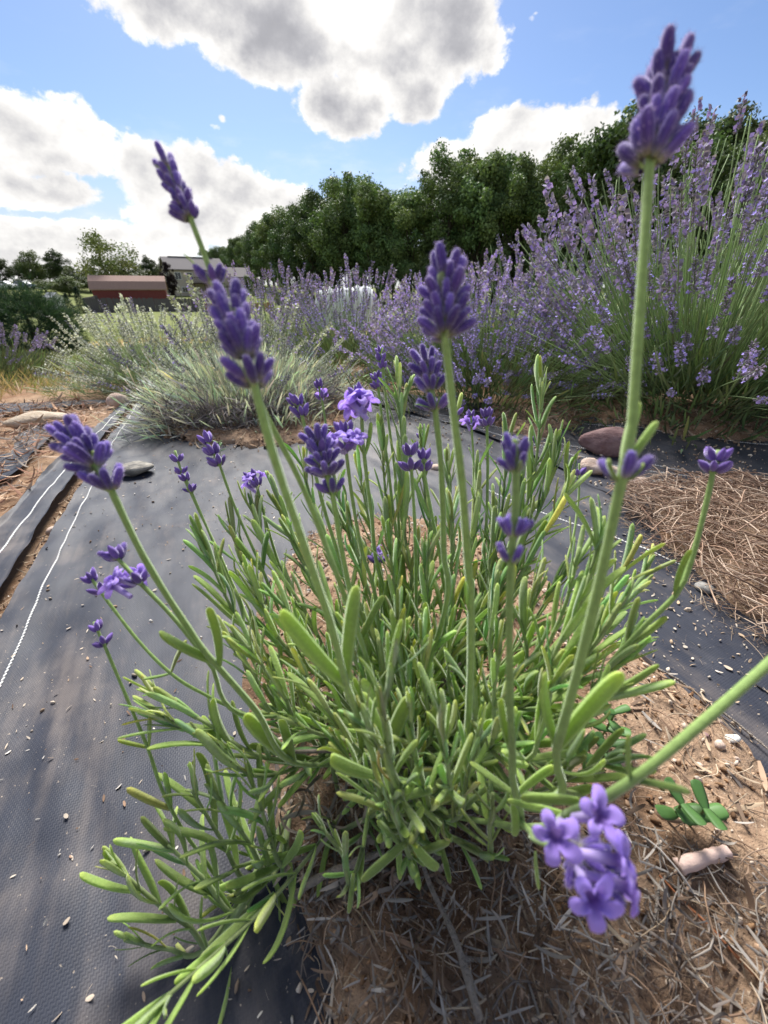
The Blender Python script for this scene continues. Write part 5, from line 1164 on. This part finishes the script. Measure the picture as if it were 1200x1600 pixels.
# the open flower hanging low in front
o, C = stalk((905, 1335), (955, 1372), .088, [(868, 1322, .098), (832, 1308, .108), (800, 1270, .14)], [.0, .3, .6, .95], .0068, 0, r0=.0011, nb=7, tilt0=1.2)
for (fx, fy, fd, sz, dx) in ((868, 1305, .083, .0088, (-.55, -.60, .75)), (936, 1276, .082, .0088, (.25, -.35, .95)), (972, 1345, .079, .0088, (.85, -.35, .55)), (926, 1404, .079, .0092, (-.1, -.75, .55)), (982, 1388, .080, .0080, (.9, -.3, .1))):
    link('floret', FLORETS[int(fx) % 3], o, mat4(frames(norm(np.array([dx])), np.array([[.2, .1, 1.]]))[0], at(fx, fy, fd) - ROOT, sz))
print('leaves on stalks', len(LEAVES))

# ---- leafy shoots traced from the photograph (tip first)
def shoot(pts, L0, gap=.0085, root=None, r0=.0012, fasc=.38, w=1.0, start=.22, alpha=(.85, .3)):
    root = ROOT + np.array([rp.normal() * .025, rp.normal() * .025, 0]) if root is None else np.array(root)
    if root is False: root = None
    C = px_path(pts, root, 36); o = stem_obj('leafy_shoot', C, r0 * 1.3, r0 * .6, (.27, .345, .14), 6); shoot_leaves(o, C, L0, gap, rp, start, alpha, fasc, w); return o
for pts, L in [
    # tall far side
    ([(845, 590, .245), (842, 680, .246), (828, 770, .246), (788, 880, .245), (745, 980, .24)], .030),
    ([(872, 690, .24), (850, 780, .238), (800, 880, .236), (750, 990, .232)], .028), ([(890, 745, .225), (870, 800, .225), (812, 900, .228), (770, 990, .225)], .028),
    ([(624, 605, .25), (628, 700, .25), (632, 830, .247), (640, 930, .24)], .030), ([(660, 700, .25), (664, 780, .25), (668, 900, .24)], .026), ([(596, 690, .255), (604, 790, .25), (620, 910, .245)], .027),
    ([(560, 730, .25), (576, 810, .245), (605, 930, .24)], .026), ([(520, 740, .25), (545, 830, .245), (590, 950, .235)], .026), ([(470, 720, .25), (500, 820, .245), (560, 960, .235)], .026),
    ([(428, 760, .25), (462, 850, .245), (530, 980, .235)], .026), ([(392, 790, .245), (430, 880, .24), (500, 1000, .23)], .027), ([(700, 720, .26), (702, 800, .255), (695, 910, .245)], .026),
    ([(745, 730, .25), (742, 820, .245), (725, 930, .24)], .027), ([(790, 690, .255), (785, 790, .25), (760, 900, .245)], .027), ([(815, 760, .24), (800, 850, .238), (770, 940, .235)], .027),
    ([(775, 790, .22), (765, 870, .22), (740, 970, .22)], .026), ([(705, 790, .21), (705, 880, .21), (700, 980, .21)], .026), ([(540, 800, .215), (565, 890, .215), (600, 990, .215)], .027), ([(455, 830, .22), (500, 920, .22), (560, 1020, .215)], .027),
    # right
    ([(938, 838, .150), (912, 930, .152), (872, 1010, .158), (825, 1090, .17)], .027), ([(985, 862, .185), (958, 920, .185), (905, 990, .187), (850, 1070, .19)], .026), ([(1005, 900, .2), (960, 960, .2), (890, 1040, .2)], .024),
    ([(905, 855, .165), (885, 940, .167), (850, 1020, .17), (800, 1110, .18)], .027), ([(965, 945, .165), (920, 1020, .167), (860, 1090, .175)], .026), ([(840, 905, .17), (820, 980, .172), (790, 1070, .18)], .027), ([(985, 1005, .15), (930, 1070, .152), (850, 1140, .165)], .025),
    ([(770, 920, .18), (765, 1000, .18), (745, 1090, .185)], .026), ([(880, 1040, .14), (850, 1100, .145), (800, 1180, .16)], .025), ([(960, 1060, .135), (900, 1130, .14), (830, 1190, .155)], .026),
    # left
    ([(322, 860, .215), (362, 950, .215), (420, 1040, .215)], .029), ([(362, 830, .235), (400, 920, .233), (460, 1030, .225)], .028), ([(345, 985, .19), (395, 1050, .192), (460, 1130, .2)], .026), 
    ([(252, 1120, .182), (340, 1165, .185), (430, 1210, .195)], .028), ([(395, 910, .205), (432, 990, .207), (490, 1080, .21)], .028),
    ([(440, 930, .185), (480, 1010, .188), (540, 1100, .2)], .027), ([(390, 1010, .175), (440, 1080, .18), (510, 1150, .19)], .026), ([(480, 1060, .16), (520, 1120, .165), (570, 1180, .18)], .025),
    # front and middle
    ([(545, 1010, .165), (575, 1080, .168), (610, 1160, .18)], .025), ([(640, 1110, .14), (650, 1180, .145), (660, 1260, .165)], .022), ([(700, 980, .175), (700, 1060, .178), (690, 1150, .19)], .024), ([(520, 1150, .145), (555, 1200, .15), (600, 1270, .165)], .022), ([(745, 1150, .14), (730, 1210, .146), (700, 1280, .165)], .021), ([(665, 870, .205), (668, 960, .205), (665, 1050, .205)], .026), ([(610, 860, .21), (620, 950, .21), (630, 1040, .21)], .026), ([(240, 1085, .19), (315, 1125, .19), (420, 1185, .2)], .026),
    ([(610, 1045, .118), (600, 1110, .121), (608, 1180, .13), (640, 1290, .17)], .0235), ([(560, 1090, .122), (585, 1150, .126), (625, 1250, .15)], .023), ([(688, 1100, .128), (695, 1160, .132), (705, 1230, .15)], .021), ([(660, 1000, .16), (665, 1080, .165), (670, 1160, .18)], .025),
    ([(735, 1040, .15), (738, 1110, .153), (730, 1190, .165)], .024), ([(620, 960, .175), (630, 1050, .178), (640, 1140, .19)], .025), ([(780, 1000, .145), (772, 1080, .148), (755, 1170, .16)], .025), ([(580, 980, .18), (600, 1060, .183), (620, 1150, .19)], .025),
     ]:
    shoot(pts, L)
# low shoots lying out over the fabric on the left, and the small rosette at the front edge
LB = (-.055, .105, .016)
for pts, L in [([(172, 1345, .176), (232, 1400, .180), (292, 1445, .184), (352, 1475, .188)], .026), ([(205, 1470, .176), (260, 1482, .180), (330, 1472, .186)], .020), ([(262, 1320, .184), (320, 1375, .187), (375, 1420, .192)], .028), ([(300, 1235, .186), (345, 1310, .189), (392, 1375, .195)], .030),
               ([(345, 1250, .188), (388, 1315, .192), (425, 1370, .198)], .028), ([(400, 1235, .185), (418, 1295, .19), (440, 1350, .196)], .027)]:
    shoot(pts, L, .0075, LB, .0013, .25, 1.12, alpha=(1.1, .45))
for pts, L in [([(500, 1290, .165), (535, 1335, .170), (552, 1372, .178)], .018), ([(600, 1230, .140), (622, 1290, .148), (640, 1335, .165)], .020), ([(770, 1240, .14), (765, 1290, .148), (740, 1330, .165)], .020)]:
    shoot(pts, L, .0075, (rp.normal() * .012, .125, .012), .0012, .2, 1.1)
# a few broad older leaves drooping at the front
for (bx, by, bd, tx, ty, td, w) in ((645, 1310, .15, 700, 1385, .148, 1.5), (640, 1310, .15, 570, 1365, .150, 1.3), (800, 1240, .13, 812, 1325, .132, 1.2), (552, 1365, .17, 545, 1425, .172, 1.1), (905, 1250, .10, 832, 1240, .115, 1.3), (690, 1290, .15, 640, 1240, .15, 1.2), (880, 1270, .11, 800, 1250, .12, 1.2), (838, 1330, .12, 838, 1385, .122, .8)):
    a = at(bx, by, bd); v = at(tx, ty, td) - a; add_leaf(plant, a, norm(v), np.array([0, -.5, .8]), np.linalg.norm(v), w, tint=(1.25, 1.1, .7) if w > 1.25 else None)
# inner growth: short shoots filling the heart of the plant
for i in range(14):
    ph = rp.random() * 6.283; th = 1.15 * rp.random() ** .7; Ls = .07 + .09 * rp.random(); tip = ROOT + np.array([math.sin(th) * math.cos(ph) * 1.1, math.sin(th) * math.sin(ph), math.cos(th)]) * Ls
    base = ROOT + np.array([.03 * math.cos(ph), .03 * math.sin(ph), .0]); mid = (base + tip) / 2 + np.array([.012 * math.cos(ph), .012 * math.sin(ph), -.006])
    C = spline([base, mid, tip], 20); o = stem_obj('leafy_shoot', C, .0013, .0007, (.24, .30, .13), 5); shoot_leaves(o, C, .022 + .006 * rp.random(), .0095, rp, .25, (1.0, .4), .4)

# the 300 leaves that show largest become objects, the rest one mass
def shown(l):
    P = l[3]; a = proj_px(P); b = proj_px(P + l[2][:, 2] * l[4][1])
    if a[2] < .02 or b[2] < .02: return 0
    x, y = (a[0] + b[0]) / 2, (a[1] + b[1]) / 2
    if x < -60 or x > 1260 or y > 1660: return 0
    return math.hypot(a[0] - b[0], a[1] - b[1]) * l[4][0] / a[2]
sz = np.array([shown(l) for l in LEAVES]); order = np.argsort(-sz); print('leaves', len(LEAVES)); g = Geo(); rl = np.random.default_rng(9)
for rank, i in enumerate(order):
    owner, var, R, P, (sw, L), tint = LEAVES[i]
    if rank < 300: link('leaf', LEAF_ME[var], owner, mat4(R, P - ROOT, np.array([sw, sw, L])))
    else:
        V, Q, Cc = LT_LO[var]; k = (.72 + .55 * rl.random()) * np.array([1 + .12 * rl.normal(), 1, 1 + .12 * abs(rl.normal())])
        if rl.random() < .03: k = k * np.array([1.45, 1.12, .7])
        g.add((V * (sw, sw, L)) @ R.T + P - ROOT, Q, Cc * k)
tag(g.build('foliage', M_LEAF, plant), kind='stuff')
bs = []
for (owner, p, d, L) in BUD_LIST: q = proj_px(p); bs.append(L / max(q[2], .02) if (-40 < q[0] < 1240 and q[1] < 1660) else 0)
order = np.argsort(-np.array(bs)); print('buds', len(bs)); g = Geo(); bt = bud_tmpl(7, 6)
for rank, i in enumerate(order):
    owner, p, d, L = BUD_LIST[i]
    if rank < 300: link('bud', BUDS[i % 5], owner, mat4(frames(d[None], rp.normal(size=(1, 3)))[0], p - ROOT, np.array([L * 1.05, L * 1.05, L])))
    else: g.copies((bt[0] / 2 * (.5, .5, 1), bt[1], bt[2]), frames(d[None]), np.array([L]), (p - ROOT)[None], np.array([[.14, .085, .31]]) * (.7 + .6 * rp.random()))
if g.n: tag(g.build('small_buds', M_BUD, plant), kind='stuff')
# woody grey base and dead twigs in the heart
for i in range(16):
    ph = rp.random() * 6.283; Ls = .04 + .08 * rp.random(); th = .3 + .9 * rp.random(); tip = ROOT + Ls * np.array([math.sin(th) * math.cos(ph), math.sin(th) * math.sin(ph), math.cos(th)])
    C = spline([ROOT + rp.normal(size=3) * (.015, .015, 0) - (0, 0, .01), (ROOT + tip) / 2 + rp.normal(size=3) * .008, tip], 9) - ROOT; v = tube(C, np.linspace(.0026, .0009, 9) * (.6 + .6 * rp.random()), 6); Geo().add(v[0], v[1], None, v[2]).build('woody_stem', M_WOODY, plant)
g = Geo(); k = 420; ph = rp.random(k) * 6.283; q = .085 * rp.random(k) ** .5; P = np.stack([q * np.cos(ph), q * np.sin(ph), .005 + .055 * rp.random(k) * (1 - q / .1)], 1)
for j in range(3): s = np.arange(k) % 3 == j; g.copies(DEADLEAF[j], frames(rp.normal(size=(s.sum(), 3)), rp.normal(size=(s.sum(), 3))), .012 + .012 * rp.random(s.sum()), P[s], np.array((.27, .235, .20)) * (.5 + .9 * rp.random(s.sum()))[:, None])
tag(g.build('dead_leaves', M_DRY, plant), kind='stuff')

# ---- seedlings on the soil
M_SEED = veg('seedling_leaf', .5, .35, .3, .2)
def seedling(px, py, pairs, label):
    p = gp(px, py); p[2] = cloth_z(p[0], p[1]); t = empty('weed_seedling', p, label, 'weed')
    V, Q, Cc = leaf_tmpl(9, 4, .3, 0, 1, .27); me = Geo().add(V, Q, np.full(Cc.shape, 1.) * (.09, .20, .055)).mesh('leaf', M_SEED)
    H = .006 + .007 * pairs; v = tube(spline([(0, 0, -.003), (.001, 0, H / 2), (.002, .001, H)], 6), .0007, 5); Geo().add(v[0], v[1], (.15, .2, .07), v[2]).build('stem', M_SEED, t)
    for i in range(pairs):
        for s in (0, 3.14):
            a = i * 1.57 + s + rp.normal() * .2; d = np.array([math.cos(a), math.sin(a), .35]); link('leaf', me, t, mat4(frames(norm(d)[None], np.array([[0, 0, 1.]]))[0], (.001, 0, H * (i + 1) / pairs), np.array([1, .25, 1]) * (.013 - .002 * i + .002 * rp.random())))
seedling(915, 1232, 3, 'round leaved green seedling on the soil right of the plant foot'); seedling(925, 1180, 3, 'upper pale green seedling close under the lavender leaves')
seedling(1020, 1310, 2, 'small light green weed seedling on the bare soil'); seedling(1052, 1318, 2, 'broken pale seedling lying next to the small light green one'); seedling(345, 716, 3, 'flat green weed at the foot of the silver lavender')
